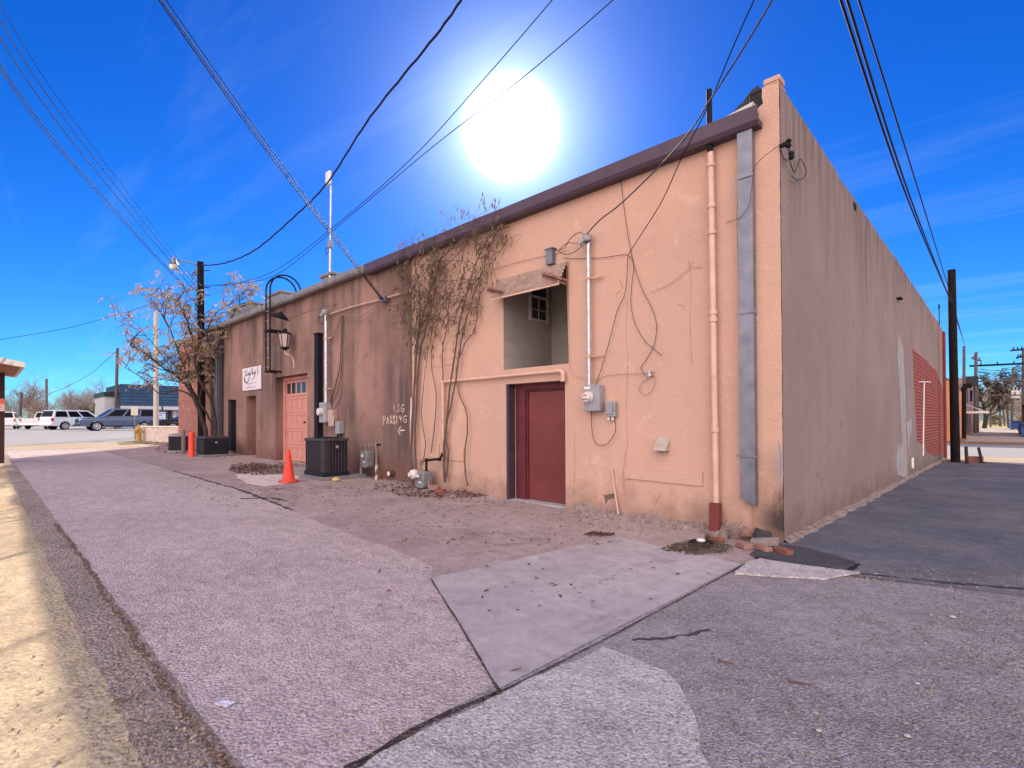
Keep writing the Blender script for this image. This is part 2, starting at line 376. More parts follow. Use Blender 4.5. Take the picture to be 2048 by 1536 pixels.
drape('tar_patch', jit([gp(*p) for p in ((1530, 1092), (1590, 1095), (1650, 1110), (1710, 1128), (1700, 1136), (1670, 1141), (1600, 1136), (1545, 1122), (1500, 1112))], .07, .015, 10), .006, M_tar, .022)
drape('pavement_joint', band(jit([gp(*p) for p in ((690, 1545), (850, 1452), (1000, 1388))], .06, .008, 11, False), .035, 2), .014, M_joint)
drape('pavement_joint', band(jit([gp(*p) for p in ((1002, 1388), (1230, 1272), (1490, 1130))], .08, .003, 12, False), .012, 2), .014, M_joint)
drape('pavement_joint', band(jit([gp(*p) for p in ((1000, 1388), (930, 1270), (862, 1160))], .08, .004, 13, False), .012, 2), .014, M_joint)
drape('gravel_seam', band(jit([(1.4, -6.03), (-2.3, -6.04), (-5, -6.0), (-7.6, -6.02)], .05, .016, 14, False), .032, 5, .9), .012, M_rust)
drape('pavement_crack', band(jit([gp(*p) for p in ((1265, 1283), (1330, 1280), (1390, 1270), (1420, 1262))], .05, .02, 15, False), .022, 5, .8), .010, M_tar)
drape('pavement_crack', band(jit([gp(*p) for p in ((480, 998), (540, 996), (575, 1003))], .08, .03, 16, False), .05, 5, .8), .010, M_joint)
drape('shade_gravel_gutter', jit([(1.2, -5.98), (-24, -5.98), (-24, -6.22), (-12, -6.24), (-5, -6.26), (1.2, -6.28)], .15, .012, 47), .005, groundmat('shade_gutter_gravel', (.36, .28, .245), (.28, .215, .19), (.48, .41, .36), (.10, .075, .07), 52, .5, .9, ((.17, .125, .115), .6, 1.7, .52), .9))  # gravel strip, its colour also darkened to paint shade up to the sun edge
drape('tar_rim', band(jit([gp(*p) for p in ((1508, 1117), (1545, 1126), (1600, 1140), (1668, 1146), (1702, 1141), (1716, 1130))], .05, .01, 44, False), .05, 3, .6), .014, mk('wet_tar', (.012, .012, .016), None, rough=.6))
drape('pavement_edge', band(jit([Vector(p) for p in ((-14, -3.15), (-8.75, -3.1), (-6.3, -3.28))], .1, .03, 45, False), .05, 3, .9), .008, M_joint)
drape('pavement_edge', band(jit([gp(*p) for p in ((1720, 1150), (1850, 1163), (1950, 1172), (2060, 1182))], .06, .02, 46, False), .05, 3, .9), .013, M_joint)
drape('pale_spill', jit([gp(*p) for p in ((470, 950), (510, 945), (560, 950), (600, 952), (590, 965), (530, 974), (490, 966))], .1, .05, 18), .008, mk('pale_dust', (.62, .52, .50), (.4, .32, .3), 6, .9))
# streets and what lies beyond them
drape('left_sidewalk', jit([(-31, -60), (-26, -60), (-26, -6), (-26.5, 0.05), (-27.2, .05), (-27.2, 40), (-31, 40)], 2, .02, 20), .004, M_walk)
drape('left_street', [(-56, -150), (-31, -150), (-31, 150), (-56, 150)], .006, M_street)
drape('parking_lot', [(-120, -80), (-56, -80), (-56, 60), (-120, 60)], .004, M_street)
drape('right_sidewalk', [(-60, 22.6), (60, 22.6), (60, 25.5), (-60, 25.5)], .004, M_walk)
drape('right_street', [(-150, 25.5), (150, 25.5), (150, 40), (-150, 40)], .006, M_street)
drape('dirt_verge', jit([(-40, 40), (14, 40), (14, 47), (-1, 52), (-40, 52)], .7, .15, 21), .009, M_redsoil)
drape('far_alley', jit([(-.3, 46), (3.2, 46), (2.4, 118), (-1.2, 118)], 1, .06, 22), .012, mk('far_concrete', (.34, .29, .25), (.27, .22, .18), .5, .9))
drape('far_field', [(-60, 122), (80, 122), (80, 260), (-60, 260)], .01, mk('dry_grass', (.36, .31, .13), (.24, .22, .09), .3, .95))
for p, s in (((0, 893), 1), ((120, 905), 2)): pass
drape('grass_verge', jit([(-28.6, -7.5), (-25.4, -7.6), (-25.0, -6.4), (-27.4, -6.2)], .3, .12, 23), .012, M_grass)
drape('grass_verge', jit([(-30.2, -1.9), (-27.9, -2.1), (-28.0, -.9), (-30.3, -.8)], .3, .12, 24), .012, M_grass)

# ---------------------------------------------------------------- the stucco building
M_fascia = mk('purple_brown_metal', (.085, .052, .08), (.065, .042, .065), 3, .55, .05, .15, 12)
M_greyfascia = mk('weathered_grey_metal', (.30, .27, .28), (.19, .17, .18), 5, .5, .4, .2, 20)
M_galv = mk('galvanised_metal', (.20, .195, .235), (.14, .14, .175), 6, .42, .5, .12, 40)
M_dark = mk('dark_hole', (.012, .010, .012), None, rough=.9)
M_maroon = mk('maroon_paint', (.175, .036, .034), (.13, .026, .028), 2, .45, 0, .1, 90)
M_maroond = mk('maroon_frame', (.12, .020, .03), (.08, .015, .024), 4, .5, 0, .1, 60)
M_pipe = mk('peach_painted_pipe', (.62, .39, .31), (.50, .31, .24), 5, .6, 0, .1, 60)
M_block = None
def blockm():
    t = NT('grey_block'); sp = t.N('ShaderNodeSeparateXYZ', {0: t.pos()})
    cb = t.N('ShaderNodeCombineXYZ', {0: t.add(sp.outputs[0], sp.outputs[1]), 1: sp.outputs[2]})
    br = t.N('ShaderNodeTexBrick', {'Vector': cb.outputs[0], 'Scale': 1.0, 'Mortar Size': .006, 'Mortar Smooth': .3, 'Brick Width': .4, 'Row Height': .3})
    br.offset = 0
    for k, c in (('Color1', (.34, .295, .275, 1)), ('Color2', (.30, .26, .245, 1)), ('Mortar', (.27, .235, .22, 1))): br.inputs[k].default_value = c
    t.col(t.mix(t.rng(t.noise(3, 5), .4, .7, 0, .4), br.outputs[0], (.24, .2, .19))); t.bump(t.add(t.mul(br.outputs[1], -1), t.mul(t.noise(50), .4)), .4, .01)
    return t.fin(.9, 0, .15)
M_block = blockm()
M_glass = mk('dark_window_glass', (.018, .022, .03), None, rough=.06, spec=.6)
M_white = mk('white_frame', (.48, .44, .42), (.38, .34, .32), 6, .6)
M_roof = mk('roof_membrane', (.20, .19, .19), (.14, .13, .13), 1, .9)
M_tarp = mk('dark_roofing_felt', (.018, .022, .024), (.05, .05, .055), 5, .85, 0, .9, 14)
M_salmon = mk('salmon_paint', (.54, .24, .20), (.46, .20, .165), 3, .6, 0, .1, 60)
M_jambd = mk('bare_purple_jamb', (.055, .03, .05), (.035, .02, .035), 5, .8)

BL = thing('stucco_building', (-10, 5, 0), 'long one-storey stucco building, peach and brown behind, grey-brown along its side', 'building')
def wallq(mb, xc, zc, holes, y):
    for i in range(len(xc) - 1):
        for j in range(len(zc) - 1):
            x, z = (xc[i] + xc[i + 1]) / 2, (zc[j] + zc[j + 1]) / 2
            if any(h[0] < x < h[1] and h[2] < z < h[3] for h in holes): continue
            mb.add([(xc[i], y, zc[j]), (xc[i + 1], y, zc[j]), (xc[i + 1], y, zc[j + 1]), (xc[i], y, zc[j + 1])], [(0, 1, 2, 3)])
def jambs(mb, h, y, d):
    a, b, c, e = h
    for q in (((a, c), (a, e)), ((b, c), (b, e)), ((a, e), (b, e)), ((a, c), (b, c))):
        (x0, z0), (x1, z1) = q
        mb.add([(x0, y, z0), (x1, y, z1), (x1, y + d, z1), (x0, y + d, z0)], [(0, 1, 2, 3)])
DOOR = (-4.72, -3.335, -.4, 2.17); REC = (-4.77, -3.255, 2.44, 4.06)
w = MB(); zt = 5.36
wallq(w, [-7.66, DOOR[0] - .05, DOOR[0], DOOR[1], -3.255, -.35], [-.5, 2.17, 2.44, 4.06, zt], [DOOR, (-4.77, -3.255, 2.44, 4.06)], 0)
jambs(w, DOOR, 0, .36)
w.add([(-7.66, 0, -.5), (-7.66, .06, -.5), (-7.66, .06, zt), (-7.66, 0, zt)], [(0, 1, 2, 3)])
w.add([(REC[0], 0, REC[2]), (REC[1], 0, REC[2]), (REC[1], .16, REC[2]), (REC[0], .16, REC[2])], [(0, 1, 2, 3)])
w.build('rear_wall', M_peach, BL, fix=False)
w = MB(); GAR = (-15.42, -13.05, -.4, 2.95); SDR = (-18.05, -17.12, -.4, 2.42)
wallq(w, [-21.2, SDR[0], SDR[1], GAR[0], GAR[1], -7.66], [-.5, 2.42, 2.95, zt], [GAR, SDR], .05)
jambs(w, GAR, .05, .35); jambs(w, SDR, .05, .38)
w.build('rear_wall', M_brown, BL, fix=False)
# the side wall with its uneven parapet
tops = [(0, 5.64), (.8, 5.62), (2.9, 5.58), (3.1, 5.53), (4.2, 5.56), (7, 5.54), (9.5, 5.58), (13, 5.52), (15.5, 5.54), (16, 5.49), (22.3, 5.46)]
ty = [t[0] for t in tops]
def topz(y):
    for (a, za), (b, zb) in zip(tops, tops[1:]):
        if a <= y <= b: return za + (zb - za) * (y - a) / (b - a) + .018 * noise.noise(Vector((y * 3.1, 0, 2)))
    return tops[-1][1]
N_ = 120; yy = [22.3 * i / N_ for i in range(N_ + 1)]
w = MB(); vs = []
for y in yy:
    z = topz(y); vs += [(0, y, -.8), (0, y, z - .03), (-.025, y, z), (-.36, y, z - .005), (-.36, y, 5.0)]
w.add(vs, [(i * 5 + k, (i + 1) * 5 + k, (i + 1) * 5 + k + 1, i * 5 + k + 1) for i in range(N_) for k in range(4)])
w.build('side_wall', M_side, BL)
# rear end of that parapet: a narrow peach pier with a stepped cap and a chipped edge
ed = [(-.35, -.5)] + [(0, -.5)]
zz = -.5
while zz < 5.6:
    zz += .09; ed.append((-.004 - (.008 * max(0, noise.noise(Vector((0, 3, zz * 4)))) + .003 * R()), min(zz, 5.62)))
ed += [(-.20, 5.64), (-.205, 5.52), (-.19, 5.44), (-.26, 5.40), (-.24, 5.30), (-.35, 5.28)]
w = MB(); w.prism(ed, lambda u, v, t: Vector((u, t, v)), -.012, 0.0)
w.build('corner_pier', M_peach, BL)
w = MB(); w.box(-.19, .004, -.012, .20, 5.66, 5.73); w.box(-.185, -.01, -.006, .3, 5.63, 5.66)
w.build('parapet_cap', M_peach, BL, bevel=.02)
w = MB(); pr = [(-.21, 5.64), (-.21, 5.26), (-1.2, 5.27), (-.86, 5.36), (-.72, 5.41), (-.60, 5.47), (-.52, 5.55), (-.44, 5.60), (-.36, 5.68), (-.27, 5.72)]
ny = 14; vs = []
for i in range(ny):
    y = .03 + i * .25
    vs += [(u + .03 * noise.noise(Vector((u * 5, y * 3, 1))) - .0, y, v + .05 * noise.noise(Vector((u * 4, y * 2.5, 7)))) for u, v in pr]
k = len(pr); w.add(vs, [(i * k + j, i * k + (j + 1) % k, (i + 1) * k + (j + 1) % k, (i + 1) * k + j) for i in range(ny - 1) for j in range(k)] + [tuple(range(k))])
w.build('roofing_felt', M_tarp, BL, smooth=True)
w = MB(); w.box(-21.2, -.36, .06, 22.3, 5.24, 5.30); w.build('roof', M_roof, BL)
w = MB(); w.box(-21.2, -21.1, .06, 22.3, -.4, 5.24); w.box(-21.1, -.36, 22.2, 22.3, -.6, 5.24); w.build('back_wall', M_side, BL)
# gutters along the rear roof edge
def gutter(x0, x1, mat, z0, z1):
    w = MB(); n = max(2, int((x1 - x0) / .6)); vs = []
    for i in range(n + 1):
        x = x0 + (x1 - x0) * i / n; dz = .012 * noise.noise(Vector((x, 1, 5)))
        vs += [(x, 0.0, z0 + dz), (x, -.15, z0 + dz), (x, -.19, z0 + .05 + dz), (x, -.205, z1 + dz), (x, -.185, z1 + dz), (x, -.17, z0 + .08 + dz), (x, .1, z0 + .06 + dz)]
    w.add(vs, [(i * 7 + j, i * 7 + (j + 1) % 7, (i + 1) * 7 + (j + 1) % 7, (i + 1) * 7 + j) for i in range(n) for j in range(7)] + [tuple(range(7)), tuple(range(n * 7, n * 7 + 7))])
    return w.build('gutter', mat, BL)
gutter(-9.4, -.20, M_fascia, 5.13, 5.35)
gutter(-21.0, -9.4, M_greyfascia, 5.21, 5.36)
w = MB(); w.prism([(-.75, 5.355), (-.28, 5.355), (-.26, 5.43)], lambda u, v, t: Vector((u, t, v)), -.16, -.02); w.build('flashing', M_white, BL)
# downspouts: flat box section, seams and a torn lower end
def downspout(x0, x1, zb, zt, d, mat, tear=True):
    w = MB(); w.box(x0, x1, -d - .015, -.015, zb + (.10 if tear else 0), zt)
    for z in (zt - 2.3,):
        if z > zb + .3: w.box(x0 - .006, x1 + .006, -d - .022, -.012, z - .012, z + .012)
    if tear: w.prism([(x0, zb + .1), (x1, zb + .1), (x1, zb - .02), (x0 + .06, zb + .03), (x0, zb + .07)], lambda u, v, t: Vector((u, t, v)), -d - .015, -d - .009); w.box(x1 - .004, x1, -d - .009, -.015, zb - .02, zb + .1)
    o = w.build('downspout', mat, BL, bevel=.006)
    for z in (zt - .6, zt - 2.3, zt - 4.1):
        if z > zb: s = MB(); s.box(x0 - .03, x1 + .03, -d - .03, -d - .024, z, z + .022); s.build('strap', mat, o)
downspout(-.47, -.29, .45, 5.13, .11, M_galv)
downspout(-20.95, -20.75, .32, 5.16, .14, M_galv, False)
downspout(-20.66, -20.50, .32, 5.16, .12, mk('dark_downspout', (.05, .05, .065), None, rough=.5), False)
# rear door in its deep maroon frame
d = MB(); d.box(-4.715, -4.66, .02, .36, -.1, 2.16); d.build('jamb_board', M_jambd, BL)
f = MB(); f.box(-4.66, -4.42, .20, .34, -.1, 2.165); f.box(-4.42, -3.34, .20, .34, 2.06, 2.165); f.box(-4.42, -4.385, .235, .34, -.1, 2.06); f.box(-4.385, -3.345, .235, .34, 2.03, 2.06)
fr = f.build('door_frame', M_maroond, BL, bevel=.006)
e = MB(); e.box(-4.672, -4.659, .188, .30, .0, 2.165); e.build('paint_edge', M_pipe, fr)
l = MB(); l.box(-4.38, -3.348, .262, .306, .055, 2.025); lf = l.build('door_leaf', M_maroon, BL, bevel=.004)
for z in (.35, 1.75): h = MB(); h.cyl((-4.388, .245, z - .05), (-4.388, .245, z + .05), .012); h.build('hinge', M_maroond, lf)
s = MB(); s.box(-4.7, -3.34, .02, .33, -.02, .05); s.build('threshold', M_slab, BL)
s = MB(); s.box(-4.72, -3.335, .345, .36, -.2, 2.17); s.build('door_backing', M_dark, BL)
# open recess over the door: block lining, a small window high in its left wall
r = MB(); y1 = 1.40
r.add([(REC[0], .0, 2.44), (REC[0], y1, 2.44), (REC[0], y1, 4.9), (REC[0], .0, 4.9)], [(0, 1, 2, 3)])
r.add([(REC[0], y1, 2.44), (REC[1], y1, 2.44), (REC[1], y1, 4.9), (REC[0], y1, 4.9)], [(0, 1, 2, 3)])
r.add([(REC[1], .0, 2.44), (REC[1], y1, 2.44), (REC[1], y1, 4.9), (REC[1], .0, 4.9)], [(0, 1, 2, 3)])
r.add([(REC[0], .16, 2.42), (REC[1], .16, 2.42), (REC[1], y1, 2.42), (REC[0], y1, 2.42)], [(0, 1, 2, 3)])
rc = r.build('recess_lining', M_block, BL, fix=False)
wf = MB(); X = REC[0]; ya, yb, za, zb = .70, 1.27, 3.46, 4.30
for a, b, c, e in ((ya, yb, za, za + .05), (ya, yb, zb - .05, zb), (ya, ya + .05, za + .05, zb - .05), (yb - .05, yb, za + .05, zb - .05), (ya + .05, yb - .05, 3.93, 3.97)): wf.box(X, X + .045, a, b, c, e)
for a, b, c, e in ((.975, .99, za + .05, 3.93), (ya + .05, .975, 3.69, 3.705), (.99, yb - .05, 3.69, 3.705)): wf.box(X, X + .025, a, b, c, e)
wn = wf.build('recess_window', M_white, BL)
p = MB(); p.box(X, X + .012, ya + .05, yb - .05, za + .05, zb - .05); p.build('pane', M_glass, wn)
# corrugated awning over the recess and its two arms
def corr(x0, x1, p0, p1, n=22, amp=.02, m=6):
    w = MB(); vs = []
    a, b = Vector(p0), Vector(p1); t = (b - a).normalized(); nn = Vector((0, t.z, -t.y))
    for i in range(m * 2 + 1):
        s_ = i / (m * 2); q = a.lerp(b, s_) + nn * (amp if i % 2 else -amp)
        vs += [(x0, q.y, q.z), (x1, q.y + .01, q.z + .005)]
    w.add(vs, [(2 * i, 2 * i + 1, 2 * i + 3, 2 * i + 2) for i in range(m * 2)])
    return w
AW = thing('corrugated_awning', (-4.05, -.05, 4.0), 'narrow corrugated metal awning sagging over the block recess above the maroon door', 'awning')
M_corr = mk('faded_corrugated_metal', (.44, .30, .25), (.27, .19, .17), 9, .6, .1, .1, 40)
o = corr(-4.85, -3.25, (0, -.04, 4.13), (0, -.26, 3.73)).build('sheet', M_corr, AW, fix=False)
md = o.modifiers.new('solid', 'SOLIDIFY'); md.thickness = .004
t = MB(); t.box(-4.85, -3.25, -.27, -.245, 3.695, 3.725); t.build('edge_trim', M_pipe, AW, bevel=.004)
for x in (-4.56, -3.29):
    a = MB(); a.box(x - .022, x + .022, -.62, .0, 3.80, 3.84); a.box(x - .022, x - .012, -.62, .0, 3.75, 3.80); a.build('support_arm', mk('rusty_arm', (.22, .10, .08), (.35, .22, .2), 9, .8) if x < -4 else bpy.data.materials['rusty_arm'], AW)
w = MB(); w.box(-3.66, -3.52, -.10, 0, 4.14, 4.40); w.box(-3.68, -3.50, -.115, 0, 4.39, 4.41); tag(w.build('vent_stub', M_galv), 'square galvanised vent stub on the wall just above the corrugated awning', 'vent')
# garage door with a row of panes
G = thing('garage_door', (-14.2, .35, .3), '', ''); G.parent = BL; G.location = Vector((-14.2, .35, .3)) - ORG[BL.name]
for k in ('label', 'category'): del G[k]
f = MB(); x0, x1, z0, z1, y = GAR[0], GAR[1], .22, 2.94, .36
f.box(x0, x0 + .13, y - .06, y + .02, z0 - .3, z1); f.box(x0 + .13, x1, y - .06, y + .02, z1 - .1, z1); f.build('door_frame', M_salmon, G, bevel=.006)
rows = 5; X0 = x0 + .13; ph = (z1 - .1 - z0) / rows; cols = 6; cw = (x1 - X0) / cols
b = MB(); b.box(X0, x1, y + .02, y + .05, z0, z0 + ph * 4)
for j in range(rows):
    zb_ = z0 + j * ph
    b.box(X0, x1, y, y + .02, zb_ + .006, zb_ + .09); b.box(X0, x1, y, y + .02, zb_ + ph - .09, zb_ + ph - .006)
    for i in range(cols + 1):
        xa = X0 + i * cw
        b.box(max(X0, xa - .045), min(x1, xa + .045), y, y + .02, zb_ + .09, zb_ + ph - .09)
b.build('door_panel', M_salmon, G, bevel=.004)
for i in range(cols):
    q = MB(); xa = X0 + i * cw; q.box(xa + .045, xa + cw - .045, y + .008, y + .014, z0 + 4 * ph + .09, z0 + 5 * ph - .09); q.build('pane', M_glass, G)
q = MB(); q.cyl((x0 + 1.5, y - .03, z0 + 1.25), (x0 + 1.5, y + .01, z0 + 1.25), .03); q.build('lock', M_dark, G)
q = MB(); q.box(GAR[0], GAR[1], y + .05, y + .06, 0, 2.95); q.build('door_backing', M_dark, G)
q = MB(); q.box(SDR[0], SDR[1], .385, .42, 0, 2.42); q.box(SDR[0] + .06, SDR[0] + .1, .37, .385, .3, 2.42)
sdo = q.build('side_door', mk('faded_red_wood', (.46, .12, .09), (.34, .095, .075), 4, .8, stretch=(6, 6, .5)), BL)
# downwards: brick showing on the side wall, repairs, the red end pier
rb = MB(); pts = [tuple(sl(*p)[1:]) for p in ((1825, 697), (1832, 704), (1842, 712), (1852, 722), (1864, 735), (1872, 741))] + [(22.29, 2.75), (22.29, .05), (21, .02), (18.2, .1), (16.4, .25), (15.6, .35), (15.2, .65), (13.6, .75), (13.1, .8), (12.7, 2.0)]
rb.prism(jit(pts, .3, .03, 31), lambda u, v, t: Vector((t, u, v)), 0.001, .006); rb.build('exposed_brick', M_brickred, BL)
rb = MB(); rb.prism(jit([(16.6, 5.42), (22.2, 5.4), (22.2, 4.2), (20.6, 4.35), (19.4, 4.7), (18.0, 5.15)], .3, .08, 32), lambda u, v, t: Vector((t, u, v)), .001, .005); rb.build('exposed_brick', mk('red_peeling', (.36, .11, .09), (.255, .19, .165), 2.2, .9, lo=.4, hi=.52), BL)
M_rep = mk('pale_mortar', (.36, .325, .33), (.28, .235, .22), 2.5, .9, 0, .3, 40)
rb = MB(); rb.prism(jit([sl(*p)[1:] for p in ((1797, 665), (1806, 700), (1810, 790), (1812, 880), (1815, 950), (1806, 955), (1795, 950), (1792, 920), (1797, 885), (1800, 900), (1804, 885), (1800, 800), (1795, 720))], .15, .02, 33), lambda u, v, t: Vector((t, u, v)), .001, .007); rb.build('mortar_repair', M_rep, BL)
rb = MB(); rb.prism(jit([sl(*p)[1:] for p in ((1813, 845), (1822, 838), (1824, 855), (1818, 880), (1816, 905))], .15, .02, 34), lambda u, v, t: Vector((t, u, v)), .001, .007); rb.build('mortar_repair', M_rep, BL)
rb = MB(); rb.prism(jit([sl(*p)[1:] for p in ((1556, 880), (1562, 905), (1563, 950), (1557, 975), (1555, 930))], .05, .01, 35), lambda u, v, t: Vector((t, u, v)), .001, .007); rb.build('mortar_repair', M_rep, BL)
rb = MB(); rb.box(-.3, .09, 22.3, 22.75, -.6, 5.3); rb.build('end_pier', mk('dark_red_brick_paint', (.21, .035, .03), (.15, .03, .028), 4, .8, 0, .3, 30), BL, bevel=.02)
# a rough mortar fillet along the foot of the walls
def fillet(fn, L, h, w_, n, mat, seed, name):
    b = MB(); vs = []; rnd = random.Random(seed); k = 5
    for i in range(n + 1):
        s_ = L * i / n; hh = h * (.55 + .8 * abs(noise.noise(Vector((s_ * 1.7, seed, 0))))) ; ww = w_ * (.6 + .9 * abs(noise.noise(Vector((s_ * 1.3, seed, 4)))))
        for j in range(k):
            a = j / (k - 1); vs.append(fn(s_, ww * a + rnd.uniform(-.02, .02) * (j > 0), hh * (1 - a) ** .7 + rnd.uniform(-.015, .015) - (.03 if j == k - 1 else 0)))
    b.add(vs, [(i * k + j, i * k + j + 1, (i + 1) * k + j + 1, (i + 1) * k + j) for i in range(n) for j in range(k - 1)])
    return b.build(name, mat, BL, fix=False)
M_fil = mk('crumbling_mortar', (.29, .215, .20), (.15, .105, .10), 14, .95, 0, 1.0, 45)
fillet(lambda s_, o, z: (.0 + o, s_ - .02, z + zf(0, s_)), 22.3, .085, .15, 420, M_fil, 3, 'mortar_foot')
fillet(lambda s_, o, z: (-s_ - .3, -o, z + zf(-s_, 0)), 2.85, .16, .24, 130, M_fil, 5, 'mortar_foot')
# raised plaster panels
for x0, x1, z0, z1 in ((-2.2, -1.0, .62, .80), (-6.55, -5.9, .70, .92), (-6.98, -6.68, .72, 1.02)):
    q = MB(); q.prism(jit([(x0, z0), (x1, z0 - .01), (x1, z1), (x0, z1)], .1, .006, 40), lambda u, v, t: Vector((u, t, v)), -.022, .0); q.build('plaster_patch', M_peach, BL)
# hairline cracks and a spalled hole in the plaster
M_crk = mk('plaster_crack', (.24, .13, .10), (.38, .22, .17), 20, .95)
def crack(px, w_):
    P = jit([tuple(wl(*p))[::2] for p in px], .05, .012, 61, False); b = MB()
    for i in range(len(P) - 1):
        a, e = Vector(P[i]), Vector(P[i + 1]); n2 = (e - a).orthogonal().normalized() * w_ * U(.4, 1); b.add([(a.x - n2.x, -.0025, a.y - n2.y), (e.x - n2.x, -.0025, e.y - n2.y), (e.x + n2.x, -.0025, e.y + n2.y), (a.x + n2.x, -.0025, a.y + n2.y)], [(0, 1, 2, 3)])
    b.build('plaster_crack', M_crk, BL, fix=False)
for px in (((1255, 600), (1252, 650), (1256, 720), (1253, 800), (1255, 880), (1250, 940)), ((1378, 520), (1382, 560), (1380, 640), (1384, 730)), ((1250, 905), (1246, 960), (1249, 990), (1238, 992)), ((1320, 985), (1310, 1010), (1318, 1035), (1335, 1045)), ((885, 790), (884, 850), (886, 900)), ((1148, 860), (1150, 930), (1146, 990)), ((1240, 560), (1246, 575), (1232, 590)), ((1356, 610), (1370, 612), (1362, 620)), ((1480, 300), (1474, 420), (1478, 560))): crack(px, .0045)
b = MB(); b.prism(jit([tuple(wl(*p))[::2] for p in ((1207, 990), (1232, 986), (1228, 996), (1216, 1000), (1212, 1008))], .03, .008, 62), lambda u, v, t: Vector((u, t, v)), -.003, .0); b.build('spalled_hole', mk('bare_mortar', (.17, .11, .09), (.10, .07, .06), 20, .95), BL)
# boxes on the roof
for (a, b, c, e, yy_) in ((455, 500, 622, 652, 1.2), (535, 562, 592, 612, .8), (643, 664, 552, 566, .5)):
    p0, p1 = wl(a, c, yy_), wl(b, e, yy_)
    q = MB(); q.box(p0.x, p1.x, yy_, yy_ + .7, 5.3, p0.z - .08); q.box(p0.x - .06, p1.x + .06, yy_ - .06, yy_ + .76, p0.z - .08, p0.z); q.build('roof_vent', M_greyfascia, BL, bevel=.01)

# ---------------------------------------------------------------- things fixed to the walls
M_black = mk('black_iron', (.008, .007, .010), (.016, .013, .016), 8, .7, spec=.12)
M_wire = mk('black_wire', (.012, .010, .016), None, rough=.45, spec=.5)
M_wiregrey = mk('weathered_wire', (.16, .12, .12), (.3, .2, .16), 10, .7)
M_wirepeach = mk('painted_wire', (.50, .30, .21), None, rough=.7)
M_meter = mk('grey_meter_enamel', (.30, .29, .31), (.24, .23, .25), 6, .5, .1, .05, 60)
M_dial = mk('pale_dial', (.62, .56, .54), (.5, .42, .4), 20, .3)
M_steel = mk('bright_conduit', (.55, .53, .56), (.38, .36, .38), 9, .35, .6, .05, 50)
M_redlab = mk('red_print', (.55, .08, .05), None, rough=.6)
M_tag = mk('white_sticker', (.7, .66, .64), None, rough=.6)

V = thing('plumbing_vent', (-.85, -.08, 0), 'tall peach vent pipe with black top and maroon boot left of the grey downspout', 'pipe')
p0, p1 = wl(1432, 1005, -.08), wl(1421, 305, -.08)
b = MB(); b.tube([p0, p1], .042, 16); b.build('pipe', M_pipe, V, smooth=True)
for py in (330, 412, 465, 625, 640, 860):
    q = wl(1421 + 11 * (py - 300) / 700, py, -.08); b = MB(); b.lathe([(.044, -.028), (.054, -.025), (.054, .025), (.044, .028)], q, 16); b.build('coupling', M_pipe, V, smooth=True)
q0, q1 = wl(1420, 305, -.09), wl(1418, 180, -.09)
b = MB(); b.tube([q0, q1], .036, 14); b.lathe([(.038, -.05), (.055, -.045), (.055, .05), (.038, .055)], q0.lerp(q1, .22), 14); b.lathe([(.036, -.02), (.05, -.015), (.05, .02), (.036, .03)], q0.lerp(q1, .38), 14); b.build('black_top', M_black, V, smooth=True)
b = MB(); b.box(p0.x - .07, p0.x + .055, -.145, -.02, -.06, .41); b.build('boot', M_maroon, V, bevel=.008)

H = thing('gas_pipe', (-6.2, -.06, .9), 'peach painted pipe running level over the maroon door then down toward the gas meter', 'pipe')
a, b_, c = wl(886, 764, -.07), wl(1117, 742, -.07), wl(1119, 760, -.07)
t = MB(); t.tube(spline([a + Vector((0, 0, -1.55)), a + Vector((0, 0, -.8)), a + Vector((0, 0, -.05)), a + Vector((.05, 0, 0)), b_.lerp(a, .5), b_], 6), .028, 12); t.build('pipe', M_pipe, H, smooth=True)
t = MB(); t.tube(spline([b_ + Vector((-.03, 0, 0)), b_ + Vector((.06, 0, -.01)), b_ + Vector((.09, 0, -.06)), b_ + Vector((.09, 0, -.17))], 6), .036, 12); t.lathe([(.036, -.02), (.046, -.02), (.046, .02), (.036, .02)], b_ + Vector((.09, 0, -.16)), 12); t.build('elbow', M_pipe, H, smooth=True)

def service_mast(x, zb, zt, r, label, yy=-.1):
    T = thing('service_mast', (x, yy, zb), label, 'conduit')
    b = MB(); b.cyl((x, yy, zb), (x, yy, zt), r, n=14); b.build('conduit', M_steel, T, smooth=True)
    b = MB(); b.lathe([(r, -.02), (r * 2.0, .0), (r * 2.3, .07), (r * 1.5, .12), (.004, .13)], (x, yy - .02, zt), 14); b.tube([(x, yy, zt + .04), (x - .10, yy - .05, zt + .0), (x - .14, yy - .06, zt - .04)], r * 1.3, 10); b.build('weatherhead', M_meter, T, smooth=True)
    for z in (zt - (zt - zb) * .26, zt - (zt - zb) * .80):
        b = MB(); b.box(x - .10, x + .24, yy + .03, yy + .055, z - .012, z + .012); b.box(x - .05, x + .05, yy - r - .006, yy + .03, z - .016, z + .016); b.build('strut_clamp', M_wirepeach, T, bevel=.003)
    return T
service_mast(-2.78, 2.05, 4.33, .030, 'bright metal conduit mast rising above the grey electric meter near the maroon door')
ME = thing('electric_meter', (-2.78, -.1, 1.62), 'grey electric meter box with a round dial just right of the maroon door', 'meter')
c = wl(1186, 797, -.1)
b = MB(); b.box(c.x - .15, c.x + .15, -.15, -.004, c.z - .20, c.z + .21); b.build('enclosure', M_meter, ME, bevel=.012)
b = MB(); Mx = Matrix.Rotation(RAD(90), 3, 'X'); b.lathe([(.088, 0), (.088, .03), (.078, .035), (.074, .09), (.06, .10), (.0, .10)], (c.x - .045, -.15, c.z + .02), 24, Mx); dl = b.build('dial', M_dial, ME, smooth=True)
b = MB(); b.box(c.x - .08, c.x - .005, -.2545, -.2515, c.z + .04, c.z + .058); b.build('dial_print', M_redlab, dl)
